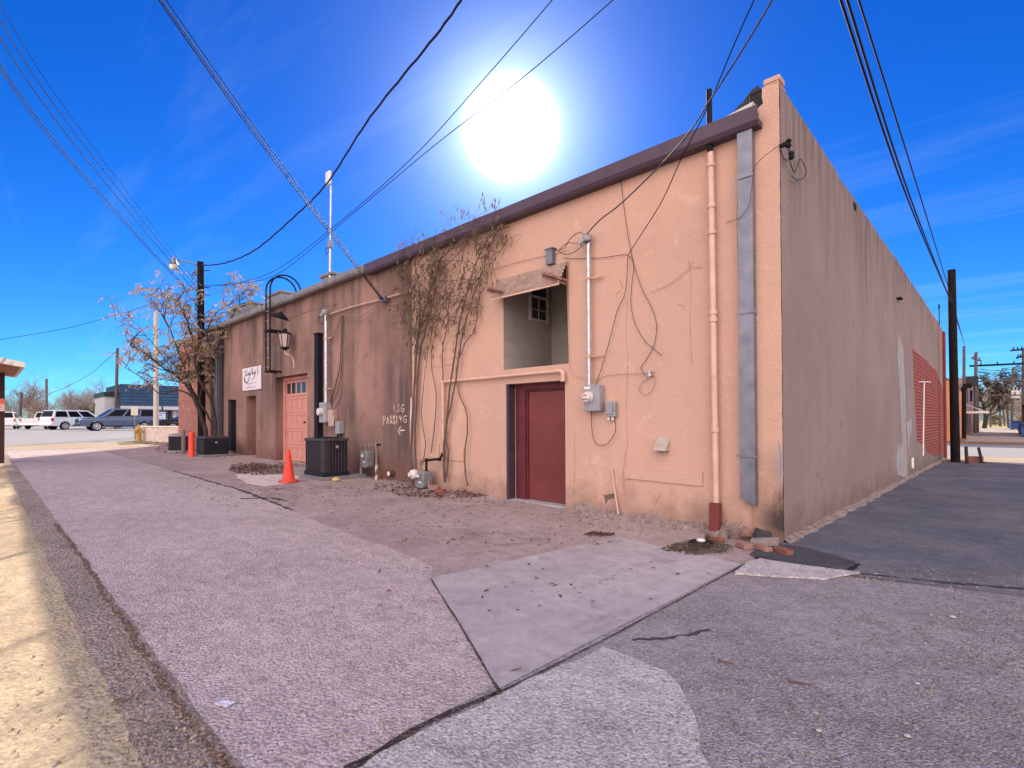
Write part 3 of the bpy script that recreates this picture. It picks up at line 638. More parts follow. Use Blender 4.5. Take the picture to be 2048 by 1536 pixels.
b = MB(); b.box(c.x - .10, c.x + .01, -.2545, -.2515, c.z - .02, c.z - .005); b.build('dial_print', mk('dial_ink', (.12, .1, .12), None), dl)
b = MB(); b.box(c.x - .13, c.x - .02, -.154, -.1505, c.z + .15, c.z + .185); b.build('sticker', M_tag, ME)
TB = thing('telephone_box', (-2.4, -.05, 1.5), 'small grey telephone junction box low on the peach wall beside the electric meter', 'junction box')
c = wl(1222, 818, -.06)
b = MB(); b.box(c.x - .085, c.x + .085, -.085, -.004, c.z - .12, c.z + .12); b.build('housing', M_meter, TB, bevel=.015)
b = MB(); b.box(c.x - .07, c.x + .05, -.102, -.0855, c.z - .08, c.z + .10); b.build('lid', M_meter, TB, bevel=.008)
b = MB(); b.box(c.x + .06, c.x + .09, -.105, -.086, c.z - .02, c.z + .03); b.build('latch', M_meter, TB)
for dx in (-.05, .02): b = MB(); b.cyl((c.x + dx, -.05, c.z - .17), (c.x + dx, -.05, c.z - .12), .022); b.build('gland', M_dial, TB)
DV = thing('exhaust_vent', (-1.59, -.06, 1.1), 'small beige wedge exhaust vent hood on the peach wall', 'vent')
c = wl(1324, 889, -.05)
b = MB(); b.prism([(0, .10), (-.13, -.07), (-.135, -.09), (0, -.09)], lambda u, v, t: Vector((t, u, c.z + v)), c.x - .10, c.x + .09); b.build('hood', mk('beige_plastic', (.40, .34, .29), (.33, .27, .23), 9, .6), DV, bevel=.006)
b = MB(); b.box(c.x - .085, c.x + .075, -.10, -.01, c.z - .096, c.z - .091); b.build('opening', M_dark, DV)
SP = wl(1300, 748, -.02)
AN = thing('wire_anchor', SP, 'small rusty metal anchor holding coiled wire on the peach wall, right of the electric meter', 'anchor')
b = MB(); b.box(SP.x - .05, SP.x + .05, -.05, -.004, SP.z - .03, SP.z + .04); b.box(SP.x - .02, SP.x + .07, -.09, -.05, SP.z + .02, SP.z + .04); b.build('bracket', mk('dull_tin', (.3, .24, .22), (.45, .38, .35), 30, .5), AN)
b = MB(); b.cyl((SP.x + .02, -.07, SP.z - .04), (SP.x + .02, -.07, SP.z + .02), .02); b.build('insulator', M_dial, AN)
b = MB(); b.tube([wl(1223, 936, -.03), wl(1230, 985, -.035), wl(1237, 1030, -.05)], .013, 8); tag(b.build('conduit_stub', M_pipe), 'thin peach conduit stub leaning at the foot of the peach wall below the wall plaster', 'conduit')

def wire(pts, r, mat, label, name='wall_wire', n=6, sm=8, cat='wire', group=None, y=-.03):
    P = [wl(*p) if len(p) == 3 else wl(p[0], p[1], y) for p in pts]
    b = MB(); b.tube(spline(P, sm), r * (.72 if r < .02 else 1), n); return tag(b.build(name, mat, smooth=True), label, cat, group)
wire([(1240, 335), (1246, 400), (1256, 470), (1268, 530), (1285, 580), (1303, 615), (1313, 650), (1308, 690), (1292, 720), (1282, 735), (1290, 748), (1300, 746)], .006, M_wire, 'black wire hanging from the gutter to the coiled anchor on the peach wall')
wire([(1256, 510), (1254, 550), (1249, 590), (1235, 620), (1222, 670), (1208, 720), (1194, 765), (1187, 790), (1183, 825), (1184, 860), (1190, 885), (1204, 891), (1218, 884), (1231, 862), (1229, 840)], .007, M_wire, 'black wire dropping past the electric meter and looping up into the telephone box', y=-.05)
wire([(1125, 516), (1150, 517), (1200, 516), (1235, 511), (1256, 511), (1267, 530), (1263, 575), (1262, 610), (1271, 650), (1290, 682), (1310, 700), (1324, 711)], .006, M_wire, 'black wire crossing the conduit mast, then curving down to a loose end')
wire([(1190, 765), (1210, 752), (1250, 748), (1285, 748), (1310, 755), (1304, 780), (1290, 790), (1279, 780), (1285, 765), (1297, 757)], .005, M_wiregrey, 'greyish wire from the meter conduit to a coil under the wall anchor')
wire([(1140, 738), (1150, 750), (1170, 756), (1188, 758), (1196, 756)], .006, M_wirepeach, 'peach painted wire from the block recess corner to the meter conduit')
wire([(1135, 520), (1134, 560), (1136, 640), (1139, 735)], .006, M_wirepeach, 'peach painted wire running down beside the block recess')
wire([(960, 545), (1030, 525), (1100, 508), (1130, 500)], .009, M_wirepeach, 'peach painted cable stretched over the corrugated awning')
wire([(1300, 583), (1330, 572), (1360, 552), (1382, 530), (1380, 520), (1386, 532), (1402, 533)], .006, M_wirepeach, 'peach painted wire slanting up to a small hook on the blank peach wall')
for i, pts in enumerate((((1178, 480), (1160, 465), (1140, 478), (1130, 495), (1118, 500)), ((1180, 482), (1165, 492), (1145, 506), (1128, 508), (1112, 498)), ((1176, 484), (1155, 488), (1135, 486), (1115, 503)))):
    wire([(p[0], p[1], -.14) for p in pts], .008, M_wire, 'black service lead drooping from the weatherhead of the mast by the maroon door', 'service_lead', group='leads at the weatherhead')
wire([(1570, 283, -.2), (1545, 300, -.16), (1512, 330, -.16), (1504, 370, -.16), (1498, 410, -.16), (1480, 435, -.15), (1466, 441, -.05), (1452, 445, -.03)], .005, M_wire, 'thin wire slung from the side wall across the grey downspout')
# loose insulator and dangling wire on the side wall
SI = thing('wire_insulator', sl(1568, 290, .06), 'black insulator rack with a dangling wire high on the side wall near the corner', 'insulator')
b = MB(); c = sl(1568, 290, .05); b.box(0, .10, c.y - .02, c.y + .02, c.z - .02, c.z + .02); b.lathe([(.02, -.05), (.035, -.03), (.02, 0), (.035, .03), (.02, .05)], c + Vector((.05, 0, 0)), 12); b.build('spool', M_black, SI)
b = MB(); b.lathe([(.015, -.05), (.03, -.03), (.03, .03), (.015, .05)], c + Vector((.05, .12, -.1)), 12); b.build('spool', M_black, SI)
b = MB(); b.tube(spline([sl(x, y, .05) for x, y in ((1562, 300), (1566, 315), (1576, 320), (1580, 300), (1575, 290), (1578, 310), (1582, 330), (1590, 345), (1600, 318), (1612, 340), (1608, 355), (1594, 360), (1583, 352), (1595, 362))], 6), .006, 6); b.build('loose_wire', M_wire, SI, smooth=True)
b = MB(); b.tube([sl(1846, 912, .03), sl(1848, 764, .03)], .022, 8); b.tube([sl(1839, 764, .03), sl(1860, 764, .03)], .022, 8); tag(b.build('tee_pipe', mk('white_pvc', (.72, .62, .6), None, rough=.5)), 'white tee-shaped pipe standing against the red brick of the side wall', 'pipe')
b = MB(); c = sl(1793, 596, .0); b.box(.0, .10, c.y - .03, c.y + .3, c.z - .012, c.z + .012); tag(b.build('wall_bracket', M_black), 'short dark metal bracket high on the side wall above the mortar repair', 'bracket')
b = MB(); c = sl(1823, 926, .0); b.box(.0, .05, c.y - .1, c.y + .1, c.z - .15, c.z + .15); tag(b.build('white_vent', mk('white_plate', (.75, .7, .68), None), bevel=.02), 'small white vent cover low on the side wall before the red brick', 'vent')
b = MB(); c = sl(1709, 407, .0); b.box(-.3, .012, c.y - .10, c.y + .10, c.z - .12, c.z + .0); tag(b.build('scupper', M_dark), 'dark scupper hole through the top of the side wall', 'scupper')

# left part of the rear wall
sx = wl(652, 700, -.1).x
zt, zb = wl(652, 628, -.1).z, wl(650, 815, -.1).z
service_mast(sx, zb, zt, .045, 'bright conduit mast on the brown wall beside the tall dark cover strip')
MB2 = thing('electric_meter', (sx, -.1, zb - .3), 'grey electric meter box on the brown wall above the condenser unit', 'meter')
c = wl(648, 825, -.1)
b = MB(); b.box(c.x - .2, c.x + .17, -.15, .046, c.z - .28, c.z + .28); b.build('enclosure', M_meter, MB2, bevel=.015)
b = MB(); b.lathe([(.11, 0), (.11, .03), (.095, .1), (.0, .11)], (c.x - .06, -.15, c.z + .02), 20, Mx); b.build('dial', M_dial, MB2, smooth=True)
c = wl(666, 832, 0); b = MB(); b.box(c.x - .16, c.x + .14, -.08, .046, c.z - .15, c.z + .17, ); b.box(c.x - .10, c.x + .22, -.085, -.08, c.z - .28, c.z + .0, None); tag(b.build('junction_box', mk('faded_tin', (.42, .28, .25), (.34, .22, .2), 6, .6), bevel=.01), 'faded junction box hanging open beside the brown wall meter', 'junction box')
DS = thing('disconnect_switch', wl(681, 866, 0), 'small grey disconnect switch box on the brown wall right of the condenser', 'switch box')
c = wl(681, 856, 0); b = MB(); b.box(c.x - .11, c.x + .11, -.1, .046, c.z - .15, c.z + .18); b.build('housing', M_meter, DS, bevel=.01)
for dx in (-.06, .07): b = MB(); b.cyl((c.x + dx, -.04, c.z - .5), (c.x + dx, -.04, c.z - .15), .022); b.build('conduit', M_black, DS)
def wireL(pts, r, mat, label, **k): return wire(pts, r, mat, label, **k)
wireL([(648, 622), (640, 630), (636, 642), (643, 648), (652, 640), (650, 628), (640, 634)], .016, M_wire, 'coil of black cable at the top of the brown wall mast', y=-.12)
wireL([(684, 630), (682, 700), (678, 740), (668, 780), (658, 815)], .016, M_wire, 'thick black cable down the brown wall to the meter', y=.01)
wireL([(686, 632), (684, 720), (680, 760), (672, 790), (660, 812)], .012, M_wire, 'second black cable slanting down the brown wall behind the thick one', y=.01)
wireL([(687, 630), (684, 740), (682, 790), (672, 812), (664, 826)], .010, M_wire, 'thin black cable curving down to the open junction box', y=.01)
wireL([(682, 632), (676, 650), (668, 672), (656, 685)], .010, M_wire, 'short black cable looping between the brown wall mast and the cables', y=-.02)
wireL([(765, 600), (740, 632), (720, 640), (700, 636), (686, 630)], .010, M_wiregrey, 'grey cable drooping below the cable hook on the brown wall', y=-.05)
wireL([(765, 600), (735, 625), (712, 632), (690, 631)], .010, M_wiregrey, 'slack grey cable just above the drooping one on the brown wall', y=-.05)
wireL([(660, 628), (700, 615), (765, 598), (830, 578)], .022, mk('pale_conduit', (.5, .33, .27), (.38, .25, .21), 6, .6), 'pale level conduit across the top of the brown wall', name='wall_conduit', cat='conduit', y=-.02)
HK = wl(768, 598, -.06); b = MB(); b.box(HK.x - .12, HK.x + .1, -.1, .046, HK.z - .06, HK.z + .06); b.cyl((HK.x, -.2, HK.z), (HK.x, -.1, HK.z), .03); tag(b.build('cable_hook', M_galv), 'metal cable hook where the overhead lines meet the brown wall', 'hook')
# barn lamp
M_rustarm = mk('brown_arm', (.20, .12, .10), (.12, .07, .06), 8, .8)
BLp = thing('barn_lamp', wl(672, 608, .05), 'dark barn lamp on a long bent arm above the garage door', 'lamp')
a, m, e = wl(672, 608, .03), wl(582, 635, -.5), wl(566, 630, -.75)
b = MB(); b.tube(spline([a, a.lerp(m, .5) + Vector((0, -.02, .02)), m, e], 5), .014, 8); b.build('arm', M_rustarm, BLp, smooth=True)
b = MB(); c = wl(560, 633, -.9); Mt = Matrix.Rotation(RAD(12), 3, 'Y') @ Matrix.Rotation(RAD(-10), 3, 'X'); b.lathe([(.03, .14), (.05, .10), (.10, .07), (.24, -.02), (.27, -.05), (.25, -.05), (.09, .05), (.02, .06)], c, 20, Mt); b.build('shade', M_black, BLp, smooth=True)
# lantern
LN = thing('wall_lantern', wl(570, 690, 0), 'old wall lantern with frosted panes on a curled bracket above the garage door', 'lantern')
c = wl(570, 680, -.22)
b = MB(); b.lathe([(.02, .36), (.06, .33), (.07, .27), (.20, .20), (.21, .18)], c, 6); b.build('cap', M_black, LN)
b = MB(); b.lathe([(.185, .178), (.11, -.22)], c, 6); b.build('pane', mk('frosted_glass', (.50, .38, .35), (.36, .27, .25), 8, .35), LN)
b = MB()
for k in range(6):
    a = k * math.pi / 3; b.tube([c + Vector((.19 * math.cos(a), .19 * math.sin(a), .18)), c + Vector((.115 * math.cos(a), .115 * math.sin(a), -.23))], .012, 6)
b.lathe([(.12, -.22), (.13, -.25), (.05, -.30), (.02, -.33)], c, 12); b.build('frame', M_black, LN)
b = MB(); b.tube(spline([(c.x + .0, c.y + .0, c.z - .3), (c.x, c.y + .02, c.z - .42), (c.x + .05, c.y + .10, c.z - .45), (c.x + .05, .0, c.z - .55), (c.x + .05, .04, c.z - .80), (c.x, .03, c.z - .85)], 6), .022, 8); b.build('bracket', M_pipe, LN, smooth=True)
# roof ladder with hooped rails
LA = thing('roof_ladder', (-15.75, -.3, 3.05), 'black steel roof ladder with hooped handrails left of the lantern', 'ladder')
xl = (wl(532, 650, -.3).x, wl(541, 650, -.3).x - .03); zl = wl(540, 742, -.3).z
for x in xl:
    b = MB(); arc = [(x, -.3 + .5 - .5 * math.cos(a), 5.75 + .52 * math.sin(a)) for a in [math.pi * k / 10 for k in range(11)]]
    b.tube([(x, -.3, zl), (x, -.3, 4.5), (x, -.3, 5.6)] + arc + [(x, .7, 5.32)], .027, 8); b.build('rail', M_black, LA, smooth=True)
for k in range(9):
    b = MB(); z = zl + .14 + k * .3; b.cyl((xl[0], -.3, z), (xl[1], -.3, z), .013, n=6); b.build('rung', mk('worn_rung', (.25, .2, .2), None) if k == 0 else bpy.data.materials['worn_rung'], LA)
for z in (zl, wl(540, 660, -.3).z):
    b = MB(); b.box(xl[0] - .05, xl[1] + .05, -.33, -.28, z - .03, z + .03); b.box(xl[1] - .02, xl[1] + .03, -.28, .046, z - .03, z + .03); b.box(xl[0] - .03, xl[0] + .02, -.28, .046, z - .03, z + .03); b.build('bracket', M_black, LA)
# line-set covers
for px, pt, pb, wdt, lab in ((638, 670, 900, .21, 'tall dark cover strip on the brown wall above the square condenser'), (465, 802, 905, .34, 'shorter dark cover strip left of the narrow side door')):
    c0, c1 = wl(px, pt, -.02), wl(px, pb, -.02); x = c0.x
    T = thing('pipe_cover', (x, 0, zf(x, 0)), lab, 'pipe cover')
    b = MB(); b.box(x - wdt / 2, x + wdt / 2, -.12, .046, zf(x, 0) + .12, c0.z); b.build('channel', mk('charcoal_cover', (.010, .009, .014), (.016, .014, .02), 3, .6, spec=.12) if px == 638 else bpy.data.materials['charcoal_cover'], T, bevel=.012)
    b = MB(); b.box(x - wdt / 2 - .012, x + wdt / 2 + .012, -.135, .046, c0.z, c0.z + .05); b.build('end_cap', bpy.data.materials['charcoal_cover'], T, bevel=.01)
# shop sign with hand-drawn lettering
def strokes(mb, S, fn, w):
    for st in S:
        P = [Vector(p) for p in st]; wd = w
        for i in range(len(P) - 1):
            a, b2 = P[i], P[i + 1]; d = b2 - a
            if d.length < 1e-6: continue
            nn = Vector((-d.y, d.x)).normalized() * wd; d = d.normalized() * wd * .8
            mb.add([fn(*(a - d + nn)), fn(*(b2 + d + nn)), fn(*(b2 + d - nn)), fn(*(a - d - nn))], [(0, 1, 2, 3)])
SG = thing('shop_sign', wl(504, 758, .02), 'white shop sign with black script lettering on the brown wall over the side door', 'sign')
A, B = wl(485.5, 737, .02), wl(523, 731, .02); C_, D_ = wl(484.5, 782, .02), wl(521.5, 778, .02)
sx0, sx1, sz0, sz1 = (A.x + C_.x) / 2, (B.x + D_.x) / 2, (C_.z + D_.z) / 2, (A.z + B.z) / 2
b = MB(); b.box(sx0, sx1, .016, .03, sz0, sz1); b.build('board', mk('sign_white', (.66, .58, .62), (.6, .52, .57), 2, .5), SG, bevel=.006)
S1 = [[(.13, .80), (.20, .90)], [(.18, .70), (.25, .82), (.27, .87)], [(.22, .70), (.14, .64), (.11, .52), (.14, .40), (.21, .34), (.27, .34)], [(.13, .62), (.135, .5), (.19, .39), (.26, .37)],
      [(.19, .70), (.22, .67), (.25, .70), (.28, .67), (.31, .72), (.34, .67)], [(.36, .78), (.33, .70), (.37, .67), (.41, .73), (.43, .80), (.41, .67), (.37, .48), (.33, .40), (.27, .37)],
      [(.45, .67), (.48, .78)], [(.50, .86), (.54, .93), (.55, .66)], [(.55, .70), (.59, .77), (.60, .66)], [(.65, .77), (.65, .69), (.70, .71), (.73, .80), (.71, .69), (.64, .52), (.61, .51)], [(.80, .86), (.84, .95)], [(.87, .83), (.83, .79), (.87, .73), (.80, .66)]]
fs = lambda u, v: Vector((sx0 + (sx1 - sx0) * u, .0125, sz0 + (sz1 - sz0) * v))
b = MB(); strokes(b, S1, fs, .0125); b.build('script_lettering', mk('black_ink', (.02, .012, .03), None, rough=.6), SG, fix=False)
b = MB(); rnd = random.Random(4)
for v, u0, u1, hh in ((.445, .42, .66, .006), (.47, .50, .58, .012), (.30, .2, .72, .022), (.225, .34, .55, .015), (.12, .18, .72, .022)):
    u = u0
    while u < u1:
        k = rnd.uniform(.012, .03)
        if rnd.random() > .12: b.add([fs(u, v - hh * .6), fs(u + k * .7, v - hh * .6), fs(u + k * .7, v + hh * rnd.uniform(.4, 1)), fs(u, v + hh * rnd.uniform(.4, 1))], [(0, 1, 2, 3)])
        u += k
b.build('small_print', mk('grey_ink', (.16, .11, .17), None, rough=.6), SG, fix=False)
# hand-painted LSG PARKING with its arrow
L_ = {'L': [[(0, 1), (.02, .15), (.1, .02), (.32, .02)]], 'S': [[(.8, .92), (.5, 1), (.2, .82), (.35, .6), (.75, .42), (.8, .15), (.45, .0), (.1, .1)]], 'G': [[(.85, .9), (.5, 1), (.12, .75), (.05, .3), (.35, 0), (.8, .05), (.85, .42), (.5, .45)]],
      'P': [[(.1, -.1), (.12, 1)], [(.12, 1), (.6, .95), (.75, .75), (.6, .5), (.12, .45)]], 'A': [[(.0, 0), (.4, 1), (.75, -.05)], [(.15, .35), (.62, .32)]], 'R': [[(.1, 0), (.12, 1), (.6, .95), (.68, .7), (.5, .5), (.14, .45)], [(.3, .48), (.72, -.02)]],
      'K': [[(.15, 1), (.12, 0)], [(.7, .95), (.15, .45), (.75, -.08)]], 'I': [[(.4, .95), (.36, .0)]], 'N': [[(.1, .9), (.08, .65)], [(.12, .95), (.7, .05), (.68, .9)]]}
b = MB()
def word(s, pts):
    for ch, (x0, y0, x1, y1) in zip(s, pts):
        lo, hi = wl(x0, y1, .046), wl(x1, y0, .046)
        strokes(b, [[(lo.x + (hi.x - lo.x) * u, lo.z + (hi.z - lo.z) * v) for u, v in st] for st in L_[ch]], lambda u, v: Vector((u, .046, v)), .0125)
word('LSG', ((788, 810.5, 794, 822), (794, 809, 800, 823), (802, 809, 809.5, 824)))
word('PARKING', ((765.7, 832, 773, 847.5), (773, 832, 779, 847), (780, 831, 785.5, 846.5), (786, 830.5, 792, 847), (792, 832, 796, 845.5), (798, 831, 804, 843.5), (806.5, 831, 814, 845)))
ar = [[(809, 860.5), (796, 861)], [(801, 854), (796, 861.5), (800, 869)]]
strokes(b, [[(wl(x, y, .046).x, wl(x, y, .046).z) for x, y in st] for st in ar], lambda u, v: Vector((u, .046, v)), .015)
o = b.build('painted_lettering', mk('pink_white_paint', (.74, .52, .47), (.5, .33, .29), 9, .8), BL, fix=False)
b = MB(); b.prism(jit([(x, z) for x, z in ((-7.83, .3), (-7.76, .3), (-7.74, 1.2), (-7.74, 2.0), (-7.79, 2.05), (-7.82, 1.4))], .1, .012, 50), lambda u, v, t: Vector((u, t, v)), .042, .0495); b.build('paint_drip', bpy.data.materials['pink_white_paint'], BL)
# roof antenna and the thin mast past the end of the side wall
AN = thing('roof_antenna', wl(660, 555, .5), 'slim antenna mast with a flat white panel on the roof edge', 'antenna')
a, e = wl(660, 556, .5), wl(662, 372, .5)
b = MB(); b.tube([a, a.lerp(e, .4)], .04, 10); b.tube([a.lerp(e, .4), e], .03, 10); b.build('mast', M_steel, AN, smooth=True)
c = wl(657.5, 357, .45); b = MB(); b.box(c.x - .13, c.x + .13, c.y - .05, c.y + .03, c.z - .2, c.z + .2); b.build('panel', mk('panel_white', (.6, .58, .6), None, rough=.4), AN, bevel=.02)
q = a.lerp(e, .30); b = MB(); b.tube([q + Vector((-.12 + .1 * math.cos(t), -.05, .1 * math.sin(t))) for t in [k * .5 for k in range(14)]], .012, 6); b.build('cable_coil', M_wire, AN, smooth=True)
q = a.lerp(e, .36); b = MB(); b.box(q.x - .02, q.x + .09, q.y - .08, q.y + .04, q.z - .1, q.z + .1); b.build('box', M_meter, AN)
b = MB(); a = sl(1879, 652, -.4); e = sl(1878, 616, -.4); b.tube([a - Vector((0, 0, .3)), e], .02, 8); b.lathe([(.02, -.03), (.07, 0), (.02, .06), (.05, .12), (.01, .2)], e, 10); tag(b.build('roof_mast', M_black), 'thin dark mast with a knob on the roof above the dark red end pier', 'mast')

# ---------------------------------------------------------------- things standing on the ground
M_navy = mk('dark_navy_enamel', (.006, .006, .013), (.010, .009, .017), 4, .55, 0, .05, 60)
M_greyen = mk('taupe_enamel', (.040, .033, .040), (.055, .045, .052), 5, .55, .05, .05, 60)
M_pad = mk('pad_concrete', (.20, .18, .19), (.14, .12, .13), 8, .9, 0, .3, 60)
M_orange = mk('cone_orange', (.72, .055, .03), (.62, .04, .025), 5, .5, 0, .05, 60)
M_badge = mk('badge_metal', (.6, .55, .5), None, rough=.3, metal=.7)

def gz(x, y): return zf(x, y) + .004
# square condenser
x0, x1, y0, y1 = -10.42, -9.42, -1.22, -.60; z0 = gz(-9.9, -.9)
b = MB(); b.box(x0 - .07, x1 + .07, y0 - .09, y1 + .45, z0 - .1, z0 + .075); tag(b.build('equipment_pad', M_pad, bevel=.012), 'grey pad under the tall square condenser', 'pad')
zb, zt = z0 + .075, 1.10
AC = thing('air_conditioner', ((x0 + x1) / 2, (y0 + y1) / 2, zb), 'tall square louvred air conditioner condenser on a pad behind the orange cone', 'air conditioner')
b = MB(); b.box(x0 + .03, x1 - .03, y0 + .03, y1 - .03, zb + .02, zt - .06); b.build('cabinet', M_navy, AC)
b = MB(); b.box(x0 - .012, x1 + .012, y0 - .012, y1 + .012, zb, zb + .10); b.build('base_pan', M_navy, AC, bevel=.012)
b = MB()
for i in range(8):
    xa = x0 + .05 + i * (x1 - x0 - .20) / 7
    b.box(xa, xa + .022, y0 + .002, y0 + .03, zb + .10, zt - .08)
for k in range(34):
    z = zb + .12 + k * (zt - zb - .22) / 33; b.box(x0 + .04, x1 - .16, y0 + .018, y0 + .03, z, z + .008)
b.build('louvre_panel', M_greyen, AC)
b = MB()
for i in range(7):
    ya = y0 + .14 + i * (y1 - y0 - .18) / 6
    b.box(x1 - .03, x1 - .002, ya, ya + .022, zb + .10, zt - .08)
b.build('louvre_panel', M_greyen, AC)
b = MB()
for k in range(30):
    z = zb + .11 + k * (zt - zb - .2) / 29
    b.prism([(x1 - .15, y0 + .0), (x1 - .02, y0), (x1 + .0, y0 + .02), (x1, y0 + .12), (x1 - .04, y0 + .12), (x1 - .15, y0 + .04)], lambda u, v, t: Vector((u, v, t)), z, z + .017)
b.build('corner_louvre', M_greyen, AC)
b = MB(); b.box(x0 - .015, x1 + .015, y0 - .015, y0 + .09, zt - .08, zt); b.box(x0 - .015, x1 + .015, y1 - .09, y1 + .015, zt - .08, zt); b.box(x0 - .015, x0 + .09, y0 + .09, y1 - .09, zt - .08, zt); b.box(x1 - .09, x1 + .015, y0 + .09, y1 - .09, zt - .08, zt); b.build('top_rim', M_greyen, AC, bevel=.03)
b = MB(); cx, cy = (x0 + x1) / 2, (y0 + y1) / 2
for r in (.06, .11, .16, .21, .26): b.tube([(cx + r * 1.5 * math.cos(t), cy + r * .95 * math.sin(t), zt + .012) for t in [k * math.pi / 12 for k in range(25)]], .005, 5)
for k in range(8): a = k * math.pi / 4; b.tube([(cx, cy, zt + .012), (cx + .42 * math.cos(a), cy + .27 * math.sin(a), zt + .004)], .005, 5)
b.build('fan_guard', M_black, AC)
b = MB(); b.cyl((x1 - .002, y0 + .33, zt - .2), (x1 + .008, y0 + .33, zt - .2), .036); b.build('badge', M_badge, AC)
# low generator
x0, x1, y0, y1 = -19.05, -18.15, -1.30, -.50; z0 = gz(-18.6, -.9)
b = MB(); b.box(x0 - .1, x1 + .07, y0 - .08, y1 + .08, z0 - .1, z0 + .07); tag(b.build('equipment_pad', M_pad, bevel=.012), 'grey pad under the low generator box', 'pad')
zb, zt = z0 + .07, .99
GN = thing('generator', ((x0 + x1) / 2, (y0 + y1) / 2, zb), 'low dark generator box with a sloped lid in front of the tree', 'generator')
b = MB(); b.box(x0, x1, y0, y1, zb, zt - .1); b.build('body', M_navy, GN, bevel=.015)
b = MB(); b.box(x0 - .02, x1 + .02, y0 - .02, y1 + .02, zt - .10, zt); b.build('lid', M_greyen, GN, bevel=.035)
b = MB()
for i in range(14): b.box(x0 + .08 + i * .055, x0 + .10 + i * .055, y0 - .012, y0, zb + .1, zt - .15)
b.build('vent_ribs', M_greyen, GN)
b = MB()
for i in range(10): b.box(x1, x1 + .01, y0 + .06 + i * .07, y0 + .085 + i * .07, zb + .12, zt - .16)
b.build('vent_ribs', M_navy, GN)
b = MB(); b.box(x1, x1 + .012, -.95, -.87, zt - .24, zt - .19); b.build('badge', M_badge, GN)
# round condenser further off
cx, cy = -21.6, -1.15; z0 = gz(cx, cy)
RC = thing('air_conditioner', (cx, cy, z0), 'rounded dark condenser standing left of the red bollard by the brick wall', 'air conditioner')
b = MB(); b.lathe([(.40, .05), (.40, .62)], (cx, cy, z0), 28); b.build('cabinet', M_navy, RC, smooth=True)
b = MB()
for k in range(40):
    a = k * math.pi / 20; b.box(-.006, .006, -.425, -.40, .06, .62, Matrix.Translation((cx, cy, z0)) @ Matrix.Rotation(a, 4, 'Z'))
b.build('louvre', M_greyen, RC)
b = MB(); b.lathe([(.40, .0), (.45, .0), (.45, .06), (.40, .06)], (cx, cy, z0), 28); b.lathe([(.40, .61), (.445, .61), (.445, .67), (.3, .72), (.0, .73)], (cx, cy, z0), 28); b.build('rim', mk('pale_rim', (.30, .26, .25), (.2, .17, .17), 6, .6), RC, smooth=True)
p = gp(367, 908); b = MB(); b.tube([p, p + Vector((0, 0, .45)), p + Vector((-.03, 0, .88))], [.075, .07, .065], 9); tag(b.build('wooden_post', mk('weathered_post', (.20, .15, .13), (.11, .08, .07), 9, .9, 0, .6, 40, stretch=(8, 8, 1))), 'weathered wooden stump post in front of the rounded condenser', 'post')
# red bollard
p = gp(383, 914); b = MB(); b.lathe([(.11, 0), (.10, .02), (.095, .8), (.085, .85), (.05, .88), (.0, .885)], p, 18); tag(b.build('bollard', M_orange, smooth=True), 'bright red-orange pipe bollard between the rounded condenser and the generator', 'bollard')
# traffic cone
p = gp(577, 965)
CN = thing('traffic_cone', p, 'bright orange traffic cone standing in front of the square condenser', 'traffic cone')
b = MB(); b.prism([(.19 * math.cos(a) * (1.18 if k % 2 else 1.12), .19 * math.sin(a) * (1.18 if k % 2 else 1.12)) for k, a in enumerate([RAD(22.5 + 45 * i) for i in range(8)])], lambda u, v, t: Vector((p.x + u, p.y + v, p.z + t)), 0, .045); b.build('base', mk('faded_orange', (.45, .07, .05), (.32, .06, .05), 8, .7), CN, bevel=.01)
b = MB(); b.lathe([(.165, .045), (.16, .06), (.135, .075), (.028, .74), (.018, .745), (.014, .66)], p + Vector((.0, 0, 0)), 24); b.build('cone', M_orange, CN, smooth=True)

# gas meters
M_gasm = mk('gas_meter_grey', (.20, .195, .205), (.15, .145, .155), 7, .55, 0, .1, 50)
M_rpipe = mk('rusty_pipe', (.16, .10, .085), (.26, .2, .18), 12, .8, 0, .3, 50)
def pipe(pts, r, mat, parent, name='pipe'):
    b = MB(); b.tube(pts, r, 10)
    for q in pts[1:-1]: b.lathe([(r * .9, -r * 1.3), (r * 1.45, -r * 1.2), (r * 1.45, r * 1.2), (r * .9, r * 1.3)], q, 10)
    return b.build(name, mat, parent, smooth=True)
def gasmeter(T, c, w_, h_, d_):
    b = MB(); b.prism([(-.5, -.35), (-.38, -.5), (.38, -.5), (.5, -.35), (.5, .36), (.40, .5), (-.40, .5), (-.5, .36)], lambda u, v, t: Vector((c.x + u * w_, c.y + t, c.z + v * h_)), -d_ / 2, d_ / 2); b.build('body', M_gasm, T, bevel=.02)
    b = MB(); b.box(c.x - w_ * .53, c.x + w_ * .53, c.y - d_ * .56, c.y + d_ * .56, c.z - h_ * .03, c.z + h_ * .01); b.build('seam_flange', M_gasm, T)
    b = MB(); b.box(c.x - w_ * .3, c.x + w_ * .25, c.y - d_ / 2 - .04, c.y - d_ / 2, c.z + h_ * .08, c.z + h_ * .36); ix = b.build('index_box', M_gasm, T, bevel=.01)
    b = MB(); b.box(c.x - w_ * .2, c.x + w_ * .15, c.y - d_ / 2 - .044, c.y - d_ / 2 - .0405, c.z + h_ * .14, c.z + h_ * .30); b.build('index_window', M_dial, ix)
    b = MB(); b.box(c.x - w_ * .05, c.x + w_ * .2, c.y - d_ / 2 - .004, c.y - d_ / 2 - .0005, c.z - h_ * .2, c.z - h_ * .12); b.build('sticker', M_tag, T)
c = wl(735, 918, -.22); zg = gz(c.x, c.y)
G1 = thing('gas_meter', (c.x, c.y, zg), 'grey gas meter between two upright pipes on the brown wall, right of the square condenser', 'gas meter')
